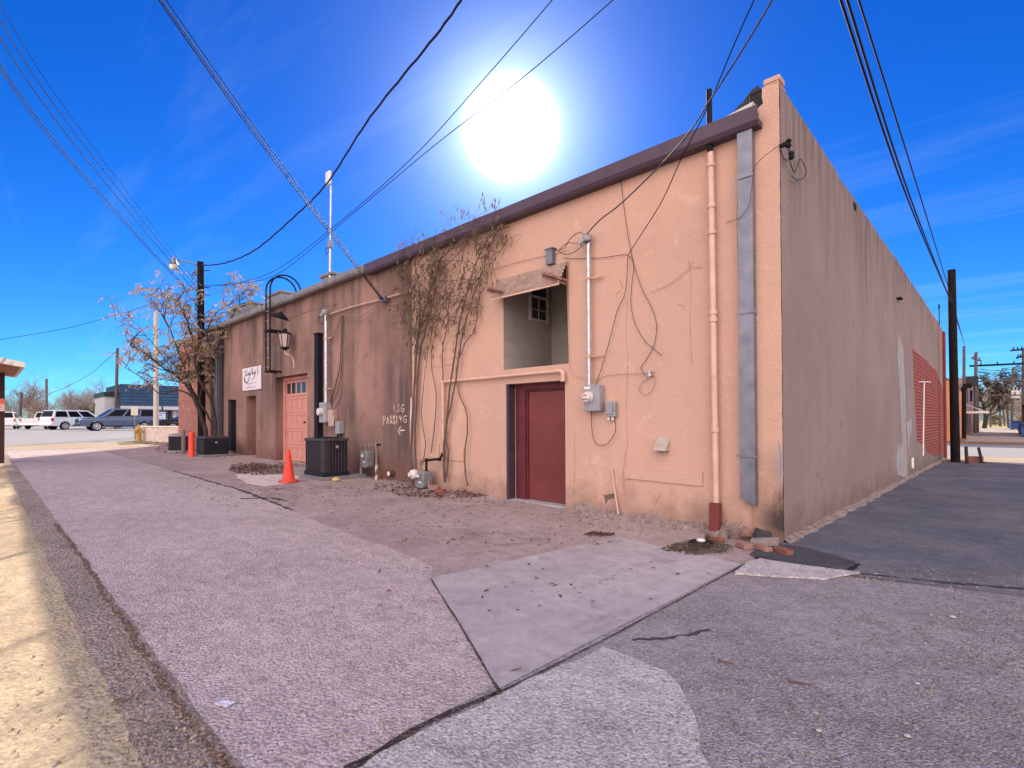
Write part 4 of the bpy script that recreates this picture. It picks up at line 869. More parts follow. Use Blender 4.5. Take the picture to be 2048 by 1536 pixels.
gasmeter(G1, c, .27, .40, .2)
pL, pR = wl(722, 955, -.25), wl(753, 962, -.25)
pipe([Vector((pL.x, pL.y, zg - .1)), Vector((pL.x, pL.y, c.z + .34)), Vector((c.x - .08, c.y, c.z + .34)), Vector((c.x - .08, c.y, c.z + .18))], .022, M_rpipe, G1)
pipe([Vector((pR.x, pR.y, zg - .1)), Vector((pR.x, pR.y, c.z + .36)), Vector((pR.x, pR.y, c.z + .52))], .024, M_rpipe, G1)
pipe([Vector((c.x + .09, c.y, c.z + .18)), Vector((c.x + .09, c.y, c.z + .34)), Vector((pR.x + .14, pR.y, c.z + .36))], .02, M_rpipe, G1)
b = MB(); b.box(pR.x + .03, pR.x + .15, pR.y - .02, pR.y + .02, c.z + .34, c.z + .385); b.build('valve_handle', M_black, G1)
b = MB(); b.cyl((pR.x, pR.y, zg - .05), (pR.x, pR.y, zg + .36), .034); b.build('pipe_sleeve', mk('flaking_white_paint', (.52, .42, .39), (.12, .07, .06), 14, .8, lo=.45, hi=.55), G1)
b = MB(); b.cyl((pL.x, pL.y, zg - .05), (pL.x, pL.y, zg + .27), .034); b.build('pipe_sleeve', M_gasm, G1)
c = wl(847, 958, -.28); zg = gz(c.x, c.y)
G2 = thing('gas_meter', (c.x, c.y, zg), 'grey gas meter with a round regulator at the foot of the vine', 'gas meter')
gasmeter(G2, c, .29, .36, .22)
b = MB(); b.lathe([(.03, -.08), (.095, -.06), (.105, -.01), (.105, .01), (.095, .05), (.05, .08), (.045, .12), (.0, .125)], (c.x - .15, c.y - .14, c.z + .1), 20, Mx); b.build('regulator', M_dial, G2, smooth=True)
pipe([Vector((c.x - .10, c.y, c.z + .17)), Vector((c.x - .10, c.y, c.z + .36)), Vector((c.x - .06, c.y + .2, c.z + .38))], .026, M_rpipe, G2)
pipe([Vector((c.x + .10, c.y, c.z + .17)), Vector((c.x + .10, c.y, c.z + .40)), Vector((c.x + .42, c.y + .1, c.z + .43)), Vector((wl(886, 900, -.07).x, -.07, c.z + .55))], .028, M_black, G2)
pipe([Vector((c.x - .15, c.y - .05, zg - .1)), Vector((c.x - .15, c.y - .08, c.z + .05))], .02, M_steel, G2)
pipe([Vector((c.x + .19, c.y, zg - .1)), Vector((c.x + .19, c.y, c.z - .02))], .03, M_rpipe, G2)
c = wl(779, 947, -.06); b = MB(); b.cyl((c.x, -.09, c.z), (c.x, .046, c.z), .075); cpo = b.build('cleanout_cap', mk('cleanout_rim', (.10, .05, .05), None)); tag(cpo, 'round pipe cleanout with a white face low on the brown wall', 'pipe cap')
b = MB(); b.cyl((c.x + .01, -.098, c.z), (c.x + .01, -.0905, c.z), .052); b.build('face', mk('white_face', (.68, .6, .6), None, rough=.4), cpo)

# loose bricks and rubble
M_loose = mk('loose_brick', (.25, .085, .06), (.16, .06, .048), 14, .9, 0, .5, 60)
M_loosep = mk('pinkish_brick', (.33, .175, .145), (.22, .11, .09), 14, .9, 0, .5, 60)
M_rub = mk('mortar_rubble', (.30, .24, .22), (.2, .15, .14), 12, .95, 0, .7, 50)
def brick(px, py, rz, mat, label, s=(.20, .095, .065), rx=0.0, ry=0.0, dz=0.0, name='loose_brick', cat='brick', group=None, seed=1):
    p = gp(px, py); b = MB(); b.box(-s[0] / 2, s[0] / 2, -s[1] / 2, s[1] / 2, 0, s[2])
    o = b.build(name, mat, loc=(0, 0, 0), bevel=.006)
    bm = bmesh.new(); bm.from_mesh(o.data); bmesh.ops.subdivide_edges(bm, edges=bm.edges[:], cuts=3, use_grid_fill=True)
    for v in bm.verts: v.co += Vector((noise.noise(v.co * 22 + Vector((seed, 0, 0))), noise.noise(v.co * 22 + Vector((0, seed, 9))), noise.noise(v.co * 22 + Vector((5, seed, 1))))) * .007
    bm.to_mesh(o.data); bm.free()
    o.location = p + Vector((0, 0, dz + .008)); o.rotation_euler = (rx, ry, RAD(rz)); ORG[o.name] = o.location
    return tag(o, label, cat, group)
brick(1487, 1097, -38, M_loosep, 'pinkish brick nearest the plant debris in the row at the corner', seed=1)
brick(1527, 1104, -40, M_loosep, 'pale pink brick in the middle of the row at the corner', seed=2)
brick(1567, 1110, -34, M_loose, 'dark red brick at the right end of the row at the corner', seed=3)
brick(1498, 1082, 30, M_loosep, 'brick lying askew behind the row, against the corner wall', rx=.2, dz=.06, seed=4)
brick(1530, 1092, 12, M_rub, 'flat broken mortar slab behind the brick row', (.30, .17, .05), .12, -.1, .02, 'rubble_slab', 'rubble', seed=5)
brick(1518, 1086, 55, mk('dark_stone', (.03, .035, .035), (.06, .055, .06), 9, .9), 'dark upright stone in the rubble behind the brick row', (.20, .07, .16), .2, .3, .0, 'rubble_stone', 'rubble', seed=6)
brick(1500, 1125, 20, M_rub, 'small pale mortar crumb in front of the brick row', (.05, .04, .02), name='rubble_stone', cat='rubble', seed=7)
brick(1430, 1083, 10, M_loose, 'thin brick piece under the maroon pipe boot', (.22, .08, .045), seed=8)
for i, (x, y, rz, sz, lab) in enumerate(((868, 983, 10, (.20, .10, .12), 'pinkish broken brick standing right of the vine gas meter'), (878, 988, 50, (.18, .1, .08), 'broken brick lying in front of the standing one by the vine gas meter'), (897, 984, -20, (.15, .1, .06), 'dark half brick between the gas meter and the vine foot'), (912, 978, 15, (.19, .1, .07), 'reddish brick leaning at the wall behind the vine foot'), (925, 985, 70, (.14, .09, .09), 'brick chunk at the foot of the thick vine stem'), (975, 990, 5, (.10, .07, .08), 'small brown clod by the peach wall left of the maroon door'))):
    brick(x, y, rz, M_loosep if i % 2 == 0 else M_loose, lab, sz, rx=.1 * i, seed=20 + i)
b = MB(); p = gp(672, 963); b.lathe([(.0, 0), (.08, .01), (.10, .045), (.06, .09), (.0, .10)], p, 9); tag(b.build('yellow_stone', mk('yellow_stone', (.55, .38, .16), (.4, .27, .13), 8, .8), smooth=True), 'yellowish stone on the ground in front of the square condenser', 'stone')
p = gp(1402, 1090); CPt = thing('paint_can_lid', p, 'black lid with a white crumpled top lying in the plant debris at the corner', 'lid')
b = MB(); b.lathe([(.14, .0), (.145, .03), (.13, .045), (.0, .045)], p, 20); b.build('lid', M_black, CPt, smooth=True)
b = MB(); b.lathe([(.02, .046), (.048, .048), (.052, .062), (.04, .068), (.015, .056), (.0, .058)], p + Vector((.0, 0, 0)), 14); b.build('white_top', mk('bright_white', (.78, .75, .74), None, rough=.4), CPt, smooth=True)
# paper packet, twigs, stones
p = gp(450, 1412); b = MB(); Mp = Matrix.Translation(p + Vector((0, 0, .012))) @ Matrix.Rotation(RAD(25), 4, 'Z'); n = 6
b.add([Mp @ Vector((-.04 + .08 * i / n, -.025 + .05 * j / n, .006 + .008 * noise.noise(Vector((i * .6, j * .6, 3))))) for j in range(n + 1) for i in range(n + 1)], [(j * 7 + i, j * 7 + i + 1, j * 7 + i + 8, j * 7 + i + 7) for j in range(n) for i in range(n)])
pk = b.build('paper_packet', mk('printed_paper', (.62, .6, .68), (.35, .33, .48), 30, .5), fix=False); md = pk.modifiers.new('s', 'SOLIDIFY'); md.thickness = .006; tag(pk, 'small crumpled white paper packet on the rough alley paving', 'litter')
M_twig = mk('brown_twig', (.10, .055, .04), (.16, .09, .07), 20, .9)
for pts, lab in ((((1436, 1326), (1452, 1331), (1468, 1336)), 'short dark twig on the front paving below the concrete slab'), (((1575, 1367), (1600, 1373), (1625, 1377)), 'thin reddish twig right of the dark twig on the front paving'), (((225, 1410), (243, 1409), (262, 1405)), 'thin twig near the gravel seam in the shade'), (((1022, 1346), (1034, 1345), (1043, 1344)), 'tiny twig on the concrete slab tip')):
    b = MB(); b.tube([gp(*q) + Vector((0, 0, .016 + .004 * i)) for i, q in enumerate(pts)], [.004, .005, .003], 6); tag(b.build('twig', M_twig), lab, 'twig')
M_wstone = mk('white_stone', (.52, .47, .46), (.38, .33, .33), 30, .8)
for i, (x, y, r, lab) in enumerate(((1638, 1467, .013, 'bright white stone chip on the front paving'), (1815, 1478, .014, 'pale flat pebble at the right of the front paving'), (1835, 1372, .012, 'tan pebble on the right front paving'), (1905, 1238, .022, 'long pale stone near the right edge'), (1700, 1150, .022, 'pale round stone beside the tar patch'))):
    p = gp(x, y); b = MB(); b.lathe([(0, 0), (r, .004), (r * 1.1, r * .4), (r * .6, r * .75), (0, r * .8)], p + Vector((0, 0, .01)), 7); tag(b.build('stone', M_wstone), lab, 'stone')

# leaf litter, pebbles and debris: uncountable
def leaves(name, spots, mat, seed, size=(.02, .05), lift=.03):
    rnd = random.Random(seed); vs = []; fs = []
    for (px, py, rx, ry, n) in spots:
        for i in range(n):
            a = rnd.uniform(0, 6.283); q = math.sqrt(rnd.random())
            p = gp(px + rx * q * math.cos(a), py + ry * q * math.sin(a))
            if p.y > -.02 and p.x < 0 and p.x > -21: continue
            s = rnd.uniform(*size); th = rnd.uniform(0, 6.283); u = Vector((math.cos(th), math.sin(th), rnd.uniform(-.4, .4))) * s; w = Vector((-math.sin(th), math.cos(th), rnd.uniform(-.5, .5))) * s * .38
            c = p + Vector((0, 0, .012 + rnd.random() ** 2 * lift)); o = len(vs); k = Vector((0, 0, s * .25))
            vs += [c - u, c - w + k, c + u, c + w + k]; fs += [(o, o + 1, o + 2), (o, o + 2, o + 3)]
    b = MB(); b.v = vs; b.f = fs
    o = b.build(name, mat, fix=False); return stuff(o)
M_leafd = mk('dead_leaf', (.065, .03, .025), (.14, .062, .04), 25, .85, lo=.4, hi=.6)
o = leaves('leaf_litter', [(520, 940, 62, 11, 900), (500, 935, 40, 8, 300), (590, 925, 40, 10, 200), (430, 910, 30, 6, 160), (350, 900, 45, 8, 320), (320, 888, 30, 6, 200), (900, 990, 80, 8, 240), (840, 985, 60, 12, 200), (800, 975, 60, 10, 160), (770, 955, 30, 6, 80), (960, 990, 50, 5, 80)], M_leafd, 3)
o['label'] = 'brown dead leaf litter heaped on the apron and along the wall'; o['category'] = 'leaves'
o = leaves('leaf_litter', [(1200, 1070, 30, 4, 160), (1000, 1060, 320, 40, 60), (700, 985, 200, 20, 70), (1150, 1150, 300, 50, 14), (870, 1040, 120, 20, 14), (1250, 1050, 100, 12, 30), (600, 1010, 150, 25, 30), (1360, 1100, 40, 6, 80), (1050, 1045, 330, 55, 90), (760, 1000, 240, 28, 80), (1010, 1003, 110, 6, 60), (1180, 1035, 120, 10, 40), (1100, 1180, 420, 60, 30), (640, 985, 130, 12, 120), (500, 985, 180, 25, 60)], M_leafd, 5, (.012, .035), .012)
o['label'] = 'scattered single dead leaves strewn thinly over the apron'; o['category'] = 'leaves'
M_deb = mk('plant_debris', (.11, .085, .05), (.06, .04, .035), 18, .9)
rnd = random.Random(9); b = MB()
for i in range(420):
    a = rnd.uniform(0, 6.283); q = math.sqrt(rnd.random()); p = gp(1400 + 62 * q * math.cos(a), 1098 + 14 * q * math.sin(a)) + Vector((0, 0, .012 + rnd.random() * .05 * (1 - q)))
    d = Vector((rnd.gauss(0, 1), rnd.gauss(0, 1), rnd.gauss(0, .35))).normalized() * rnd.uniform(.02, .07); b.tube([p - d, p + Vector((0, 0, .008)), p + d], rnd.uniform(.0012, .0035), 4, False)
o = stuff(b.build('plant_debris', M_deb, fix=False)); o['label'] = 'heap of dry plant stems at the foot of the maroon pipe boot'; o['category'] = 'debris'
def pebbles(name, spots, mat, seed, rr):
    rnd = random.Random(seed); b = MB()
    for (px, py, rx, ry, n) in spots:
        for i in range(n):
            p = gp(px + rx * rnd.uniform(-1, 1), py + ry * rnd.uniform(-1, 1)); r = rr[0] + (rr[1] - rr[0]) * rnd.random() ** 2.5
            if p.y > -.05 and p.x < .05: continue
            o = len(b.v); h = r * rnd.uniform(.4, .8); z = p.z + .010
            ring = [(p.x + r * rnd.uniform(.7, 1.2) * math.cos(k * 1.2566), p.y + r * rnd.uniform(.7, 1.2) * math.sin(k * 1.2566), z + h * .35) for k in range(5)]
            b.v += [Vector(v) for v in ring] + [Vector((p.x + r * .2, p.y, z + h))]; b.f += [[o + k, o + (k + 1) % 5, o + 5] for k in range(5)]
            b.v += [Vector((v[0], v[1], z - .01)) for v in ring]; b.f += [[o + k, o + 6 + k, o + 6 + (k + 1) % 5, o + (k + 1) % 5] for k in range(5)]
    return stuff(b.build(name, mat))
o = pebbles('gravel', [(1850, 1250, 200, 90, 420), (1700, 1400, 340, 130, 520), (1950, 1330, 110, 120, 300), (1780, 1150, 100, 14, 240), (1950, 1165, 110, 16, 120), (1500, 1480, 180, 60, 120)], mk('mixed_gravel', (.30, .25, .23), (.12, .1, .1), 35, .9, lo=.42, hi=.58), 11, (.003, .013)); o['label'] = 'loose grey gravel scattered over the right front paving'; o['category'] = 'gravel'
o = pebbles('gravel', [(110, 1420, 110, 110, 40), (290, 1330, 70, 100, 260), (330, 1480, 80, 50, 260), (800, 1475, 130, 45, 60)], mk('pale_gravel', (.36, .29, .23), (.18, .13, .11), 35, .9, lo=.42, hi=.58), 12, (.003, .011)); o['label'] = 'loose pale gravel along the seam at the left of the alley'; o['category'] = 'gravel'
# weeds at the foot of the wall
def weed(px, py, h, n, label, seed, mat):
    rnd = random.Random(seed); p = gp(px, py); b = MB()
    for i in range(n):
        d = Vector((rnd.gauss(0, .45), rnd.gauss(-.15, .25), 1)).normalized(); L = h * rnd.uniform(.5, 1)
        pts = [p, p + d * L * .5, p + d * L + Vector((rnd.gauss(0, .1) * h, 0, -.05 * h))]; b.tube(spline(pts, 4), .0025, 4, False)
        for k in range(5):
            q = p + d * L * rnd.uniform(.35, 1); e = Vector((rnd.gauss(0, 1), rnd.gauss(0, 1), rnd.gauss(.2, .6))).normalized() * rnd.uniform(.02, .06); b.tube([q, q + e], .0018, 4, False)
            w = e.cross(Vector((0, 0, 1))) * .22; b.add([q + e * .4, q + e * .8 + w, q + e * 1.3, q + e * .8 - w], [(0, 1, 2, 3)])
    return tag(b.build('weed', mat, fix=False), label, 'weed')
M_weed = mk('dry_weed', (.17, .12, .07), (.10, .06, .045), 20, .9)
weed(1458, 1078, .36, 7, 'dry leggy weed growing between the maroon boot and the brick row', 1, M_weed)
weed(1480, 1083, .22, 5, 'short dry weed right beside the brick row', 2, M_weed)
weed(1410, 1084, .14, 8, 'low tuft of dry weed left of the maroon boot', 3, M_weed)

# ---------------------------------------------------------------- plants, poles, overhead lines
M_bark = mk('vine_bark', (.085, .05, .042), (.16, .10, .085), 12, .9, 0, .5, 60, stretch=(3, 3, .6))
def leafquads(b, c, d, L, w_, droop, rnd):
    d = d.normalized(); side = d.cross(Vector((rnd.gauss(0, .6), rnd.gauss(0, .6), 1))).normalized() * w_; m = c + d * L * .5 + Vector((0, 0, -droop * .3)); e = c + d * L + Vector((0, 0, -droop))
    o = len(b.v); b.v += [c, m + side, e, m - side]; b.f += [[o, o + 1, o + 2], [o, o + 2, o + 3]]
VN = thing('wall_vine', wl(830, 965, -.05), 'leafless-stemmed vine with dry hanging leaves climbing the wall from the gas meter to the gutter', 'vine')
rnd = random.Random(21); tips = []
stems = [([(826, 968), (822, 900), (826, 840), (829, 760), (834, 690), (845, 640), (862, 580), (880, 520), (900, 478)], .032), ([(832, 965), (829, 880), (834, 800), (838, 720), (850, 660), (868, 600), (872, 540), (862, 490)], .028), ([(821, 965), (824, 860), (828, 780), (831, 700), (838, 640), (838, 580), (830, 520), (842, 490)], .026),
         ([(888, 965), (886, 900), (893, 850), (898, 790), (905, 730), (918, 660), (932, 590), (950, 530), (975, 480)], .026), ([(893, 955), (897, 905), (890, 870), (900, 820), (912, 760), (922, 690), (940, 620), (962, 545), (990, 470)], .022), ([(934, 972), (930, 940), (928, 905), (934, 860), (932, 820), (918, 790), (914, 740), (928, 690), (948, 660), (955, 630), (960, 590)], .017),
         ([(846, 930), (850, 890), (846, 860), (844, 820), (848, 760), (858, 700), (864, 650), (858, 600)], .012), ([(862, 905), (868, 850), (872, 790), (862, 730), (866, 680), (880, 630), (890, 580), (888, 520)], .012), ([(886, 760), (884, 700), (896, 650), (900, 600), (915, 560), (925, 510)], .012), ([(838, 700), (820, 640), (808, 590), (805, 540), (822, 500)], .012), ([(880, 520), (920, 480), (960, 462), (1000, 455)], .010), ([(862, 560), (905, 520), (940, 480), (952, 452)], .010), ([(855, 640), (835, 600), (818, 560), (800, 530)], .009), ([(905, 650), (925, 600), (955, 560), (990, 520), (1015, 480)], .009), ([(975, 480), (1000, 460), (1020, 455)], .008)]
for S, r in stems:
    P = spline([wl(x + rnd.uniform(-1.5, 1.5), y, -.05 - r - .05 * rnd.random()) for x, y in S], 6)
    P = [q + Vector((.012 * noise.noise(q * 6), .012 * noise.noise(q * 6 + Vector((7, 0, 0))), 0)) for q in P]
    b = MB(); b.tube(P, r, 7, True, r * .35); b.build('stem', M_bark, VN, smooth=True)
    for i, q in enumerate(P):
        if q.z > 2.6: tips.append((q, r))
tw = MB(); lf = MB(); lf2 = MB()
def twig(q, d, L, r, dep):
    pts = [q]; 
    for k in range(4):
        d = (d + Vector((rnd.gauss(0, .35), rnd.gauss(0, .15), rnd.gauss(-.12, .25)))).normalized(); n_ = pts[-1] + d * L / 4
        n_.y = max(min(n_.y, -.04), -.55); pts.append(n_)
    tw.tube(pts, [r * (1 - .2 * k) for k in range(5)], 4, False)
    if dep:
        for k in (1, 2, 3, 4):
            if rnd.random() < .6: twig(pts[k], (d + Vector((rnd.gauss(0, .9), rnd.gauss(-.1, .3), rnd.gauss(0, .7)))).normalized(), L * .55, r * .6, dep - 1)
    return pts
def droops(p, n):
    for k in range(n):
        d = Vector((rnd.gauss(0, .35), rnd.gauss(-.15, .25), -1)); leafquads(lf if rnd.random() < .6 else lf2, p + Vector((rnd.gauss(0, .03), rnd.gauss(0, .02), rnd.gauss(0, .03))), d, rnd.uniform(.06, .17), rnd.uniform(.010, .022), .02, rnd)
for i, (q, r) in enumerate(tips):
    k = 1 if q.z < 3.4 else 3
    for j in range(k):
        if rnd.random() < .5:
            pts = twig(q, Vector((rnd.gauss(0, 1), rnd.gauss(-.5, .3), rnd.gauss(.1, .8))).normalized(), rnd.uniform(.2, .7) * (1 if q.z > 3.4 else .5), .0055, 1 if q.z > 3.2 else 0)
            if q.z > 3.0 or rnd.random() < .25:
                for p in pts[1:]:
                    if rnd.random() < (.45 if p.x < -6.6 else .28): droops(p, rnd.randint(1, 2))
for i in range(34):      # thickest leaf masses under the gutter
    p = wl(rnd.gauss(850, 28), rnd.gauss(540, 42), -.12 - .25 * rnd.random())
    if p.z < 5.4: droops(p, rnd.randint(3, 8))
for i in range(16):
    p = wl(rnd.uniform(795, 1000), 0, -.22); p.z = 5.36 + .05 * rnd.random(); pts = twig(p, Vector((rnd.gauss(0, .5), -.3, 1)), rnd.uniform(.12, .4), .004, 0)
    for q in pts[2:]: droops(q, 1)
tw.build('twigs', M_bark, VN, fix=False)
lf.build('foliage', leafmat('dry_vine_leaf', (.21, .15, .10), (.13, .09, .06), 9), VN, fix=False)
lf2.build('foliage', leafmat('green_vine_leaf', (.11, .10, .06), (.25, .19, .12), 9), VN, fix=False)

# the tree beside the pole
M_trunk = mk('tree_bark', (.030, .017, .020), (.055, .034, .034), 10, .9, 0, .5, 50, stretch=(2, 2, .5))
TR = thing('tree', gp(418, 902), 'multi-stemmed small tree with sparse pale dry leaves in front of the old brick wall', 'tree')
rnd = random.Random(33); bt = MB(); lfs = [MB(), MB(), MB()]
DT = 20.6
def tp(px, py, dd=0): return dp(px, py, DT + dd)
mains = [([(418, 905), (410, 860), (392, 805), (372, 770), (352, 752), (325, 735), (296, 712), (262, 690)], .085, -.3), ([(416, 905), (406, 850), (396, 800), (380, 772), (366, 730), (352, 690), (336, 650), (318, 620)], .065, .5), ([(422, 905), (432, 860), (424, 805), (405, 770), (392, 730), (388, 690), (372, 640), (352, 600)], .07, -.6),
         ([(426, 905), (436, 850), (440, 815), (438, 770), (430, 725), (420, 690), (402, 650), (392, 605)], .075, .3), ([(424, 905), (428, 860), (415, 830), (400, 800), (410, 760), (424, 715), (442, 680), (450, 640)], .05, -.4), ([(438, 790), (432, 740), (418, 700), (415, 660), (438, 620), (470, 605)], .04, .2), ([(402, 820), (380, 790), (350, 780), (320, 788), (290, 760), (250, 735)], .04, -.5), ([(374, 772), (378, 720), (368, 690), (374, 660)], .035, .6), ([(440, 680), (460, 640), (480, 610), (505, 602)], .022, .1), ([(352, 752), (330, 720), (300, 680), (268, 655)], .03, .4), ([(336, 650), (320, 625), (300, 600), (330, 585)], .02, .2)]
def compound(q, d):
    L = rnd.uniform(.22, .45); pts = [q]; dd = d.copy()
    for k in range(5):
        dd = (dd + Vector((0, 0, -.22))).normalized(); pts.append(pts[-1] + dd * L / 5)
    bt.tube(pts, .004, 3, False); m = lfs[0 if rnd.random() < .55 else (1 if rnd.random() < .75 else 2)]
    sd_ = dd.cross(Vector((rnd.gauss(0, .4), rnd.gauss(0, .4), 1))).normalized()
    for k in range(1, 6):
        for s in (1, -1):
            if rnd.random() < .85: leafquads(m, pts[k], sd_ * s + dd * .5 + Vector((0, 0, -.5)), rnd.uniform(.08, .16), rnd.uniform(.014, .026), .03, rnd)
def branch(q, d, L, r, dep):
    pts = [q]
    for k in range(5):
        d = (d + Vector((rnd.gauss(0, .2), rnd.gauss(0, .2), rnd.gauss(.05, .16)))).normalized(); pts.append(pts[-1] + d * L / 5)
    bt.tube(pts, [r * (1 - .14 * k) for k in range(6)], 5, False)
    for k in range(1, 6):
        if dep and rnd.random() < .7: branch(pts[k], (d + Vector((rnd.gauss(0, .7), rnd.gauss(0, .7), rnd.gauss(.1, .4)))).normalized(), L * rnd.uniform(.45, .75), r * .55, dep - 1)
        if rnd.random() < (.5 if dep == 0 else .12): compound(pts[k], (d + Vector((rnd.gauss(0, .8), rnd.gauss(0, .8), rnd.gauss(0, .3)))).normalized())
for S, r, dd in mains:
    n = len(S); P = spline([tp(x, y, dd * i / n) for i, (x, y) in enumerate(S)], 5); P = [p + Vector((noise.noise(p * 2.2), noise.noise(p * 2.2 + Vector((9, 0, 0))), 0)) * .05 for p in P]
    bt.tube(P, r, 8, True, r * .25)
    for i, q in enumerate(P):
        f = i / len(P)
        if (q.z > 2.9 or f > .55) and rnd.random() < .58:
            d = (P[min(i + 1, len(P) - 1)] - P[i - 1]).normalized(); branch(q, (d + Vector((rnd.gauss(0, .8), rnd.gauss(0, .8), rnd.gauss(.25, .4)))).normalized(), rnd.uniform(.5, 1.15), r * .22 + .006, 1)
bt.build('trunk', M_trunk, TR, fix=False)
for m, nm, c, c2 in ((lfs[0], 'pale_dry_leaf', (.50, .40, .34), (.36, .27, .22)), (lfs[1], 'tan_dry_leaf', (.42, .33, .20), (.30, .21, .14)), (lfs[2], 'yellow_olive_leaf', (.26, .20, .05), (.16, .14, .05))):
    m.build('crown', leafmat(nm, c, c2, 6), TR, fix=False)

# poles
M_pole = mk('dark_creosote_pole', (.010, .007, .009), (.020, .014, .014), 8, .95, 0, .5, 30, spec=.08, stretch=(6, 6, .4))
M_poleg = mk('grey_weathered_pole', (.11, .08, .085), (.07, .052, .055), 8, .9, 0, .4, 30, stretch=(6, 6, .4))
M_polew = mk('pale_pole', (.50, .44, .38), (.4, .34, .3), 8, .8, stretch=(6, 6, .4))
M_lens = mk('lamp_bowl', (.62, .56, .45), None, rough=.2)
pb = gp(404, 902); pt_ = dp(401, 524, 21.0)
PL = thing('utility_pole', pb, 'dark wooden utility pole rising through the small tree, with a street lamp', 'utility pole')
b = MB(); b.tube([pb - Vector((0, 0, .3)), pb.lerp(pt_, .5), pt_], [.15, .135, .12], 14); b.build('shaft', M_pole, PL, smooth=True)
b = MB(); q = dp(392, 545, 21); b.box(q.x - .1, q.x + .15, q.y - .05, q.y + .05, q.z - .12, q.z + .1); b.build('bracket_plate', M_galv, PL)
b = MB(); b.tube(spline([dp(397, 548, 21), dp(388, 545, 20.9), dp(384, 553, 20.9), dp(392, 572, 20.95), dp(396, 600, 20.95)], 6), .018, 6); b.build('drop_cable', M_wire, PL, smooth=True)
for py in (541, 575, 590):
    b = MB(); q = dp(405, py, 20.8); b.tube([q + RT * -.16, q + RT * .28], .018, 6); b.build('through_bolt', M_black, PL)
SL = thing('street_lamp', dp(398, 533, 21), 'street lamp with a round bowl on an arm from the dark tree pole', 'street lamp')
b = MB(); b.tube(spline([dp(398, 531, 21), dp(385, 527, 20.9), dp(370, 523, 20.8), dp(354, 520, 20.7)], 6), .03, 8); b.build('arm', M_galv, SL, smooth=True)
c = dp(347.5, 530, 20.7); b = MB(); b.lathe([(.02, .32), (.08, .31), (.09, .18), (.14, .08), (.17, .02), (.16, .0)], c, 18); b.build('head', M_galv, SL, smooth=True)
b = MB(); b.lathe([(.155, .0), (.16, -.08), (.13, -.17), (.0, -.19)], c, 18); b.build('bowl', M_lens, SL, smooth=True)
def pole(px, pyb, pyt, t, r, mat, label, lean=0, zb=None):
    top = dp(px, pyt, t); bt_ = dp(px + lean, pyb, t); bt_.z = min(bt_.z, zf(bt_.x, bt_.y)) - .1
    b = MB(); b.tube([bt_, top], [r, r * .8], 10); b.lathe([(r * .8, -.02), (r * .84, 0), (r * .5, .05), (0, .06)], top, 10); return tag(b.build('utility_pole', mat, smooth=True), label, 'utility pole')
pole(312, 858, 623, 32, .15, M_polew, 'pale bleached pole behind the low white wall', 0)
pole(235, 852, 697, 56, .17, M_poleg, 'tall dark pole in front of the blue shingled shop', -4)
pole(93, 852, 758, 74, .2, mk('purple_grey_pole', (.10, .075, .1), (.2, .15, .15), 3, .9), 'two-tone pole behind the white pickup', 0)
pole(43, 852, 785, 70, .2, M_poleg, 'short leaning pole beside the bare trees at far left', -4)
pb = gp(1911, 925); ptp = dp(1903, 540, 20.7)
b = MB(); b.tube([pb - Vector((0, 0, .3)), pb.lerp(ptp, .45), ptp], [.155, .14, .13], 16); tag(b.build('utility_pole', M_pole, smooth=True), 'thick black pole at the far end of the side wall', 'utility pole')

# overhead cables: one tube each
def cable(pts, r, mat, label, group=None, name='overhead_cable', sm=12, twist=0):
    r = r * .8; P = spline([dp(*p) for p in pts], sm)
    if twist: P = [p + Vector((0, 0, twist * math.sin(i * 1.9))) for i, p in enumerate(P)]
    b = MB(); b.tube(P, r, 6); return tag(b.build(name, mat, smooth=True), label, 'cable', group)
M_cab = mk('cable_sheath', (.012, .008, .022), None, rough=.65, spec=.2)
M_cabg = mk('bare_aluminium_cable', (.05, .05, .075), (.09, .09, .12), 12, .7, .0, spec=.2)
for k, (a, e, r) in enumerate((((-25, -35), (390, 562), .008), ((-30, -10), (388, 570), .012), ((-30, 25), (384, 575), .014), ((-25, 90), (378, 582), .014), ((-25, 100), (376, 584), .012))):
    m1 = (a[0] + (e[0] - a[0]) * .42 - 8, a[1] + (e[1] - a[1]) * .42 + 16)
    cable([(a[0], a[1], 8.5), (m1[0], m1[1], 12), (e[0], e[1], 20.8)], r, M_cabg if k != 0 else M_cab, ('thinnest cable at the top left, ending at the tree pole', 'upper bare cable at the top left, ending at the tree pole', 'middle bare cable on the left, running to the tree pole', 'lower left cable of a close pair to the tree pole', 'lowest left cable of the close pair to the tree pole')[k], 'cables along the left side')
for k, (x0, x1) in enumerate(((318, 763), (323, 765), (333, 767))):
    q = wl(x1, 599, -.2); cable([(x0 - 25, -35, 6.2), ((x0 + x1) / 2 - 5 - k, 305 - k * 3, 8.8), (x1, 599, (q - CAM).dot(FW))], (.012, .012, .009)[k], M_cab if k != 1 else M_cabg, ('left dark line of the three slanting to the brown wall hook', 'shiny middle line of the three slanting to the brown wall hook', 'thin right line of the three slanting to the brown wall hook')[k], 'service lines to the brown wall')
cable([(940, -30, 8.5), (880, 60, 9), (740, 235, 11), (655, 365, 13.5), (590, 432, 15.5), (510, 500, 18), (450, 526, 19.8), (403, 531, 20.8)], .028, M_cab, 'thick twisted black cable swooping from the sky to the lamp pole', twist=.012)
cable([(1130, -30, 8.5), (975, 150, 9.5), (830, 310, 11.5), (690, 435, 14), (560, 535, 17.5), (480, 565, 19.2), (405, 571, 20.8)], .011, M_cab, 'left thin cable passing beside the sun to the tree pole', 'pair of cables past the sun')
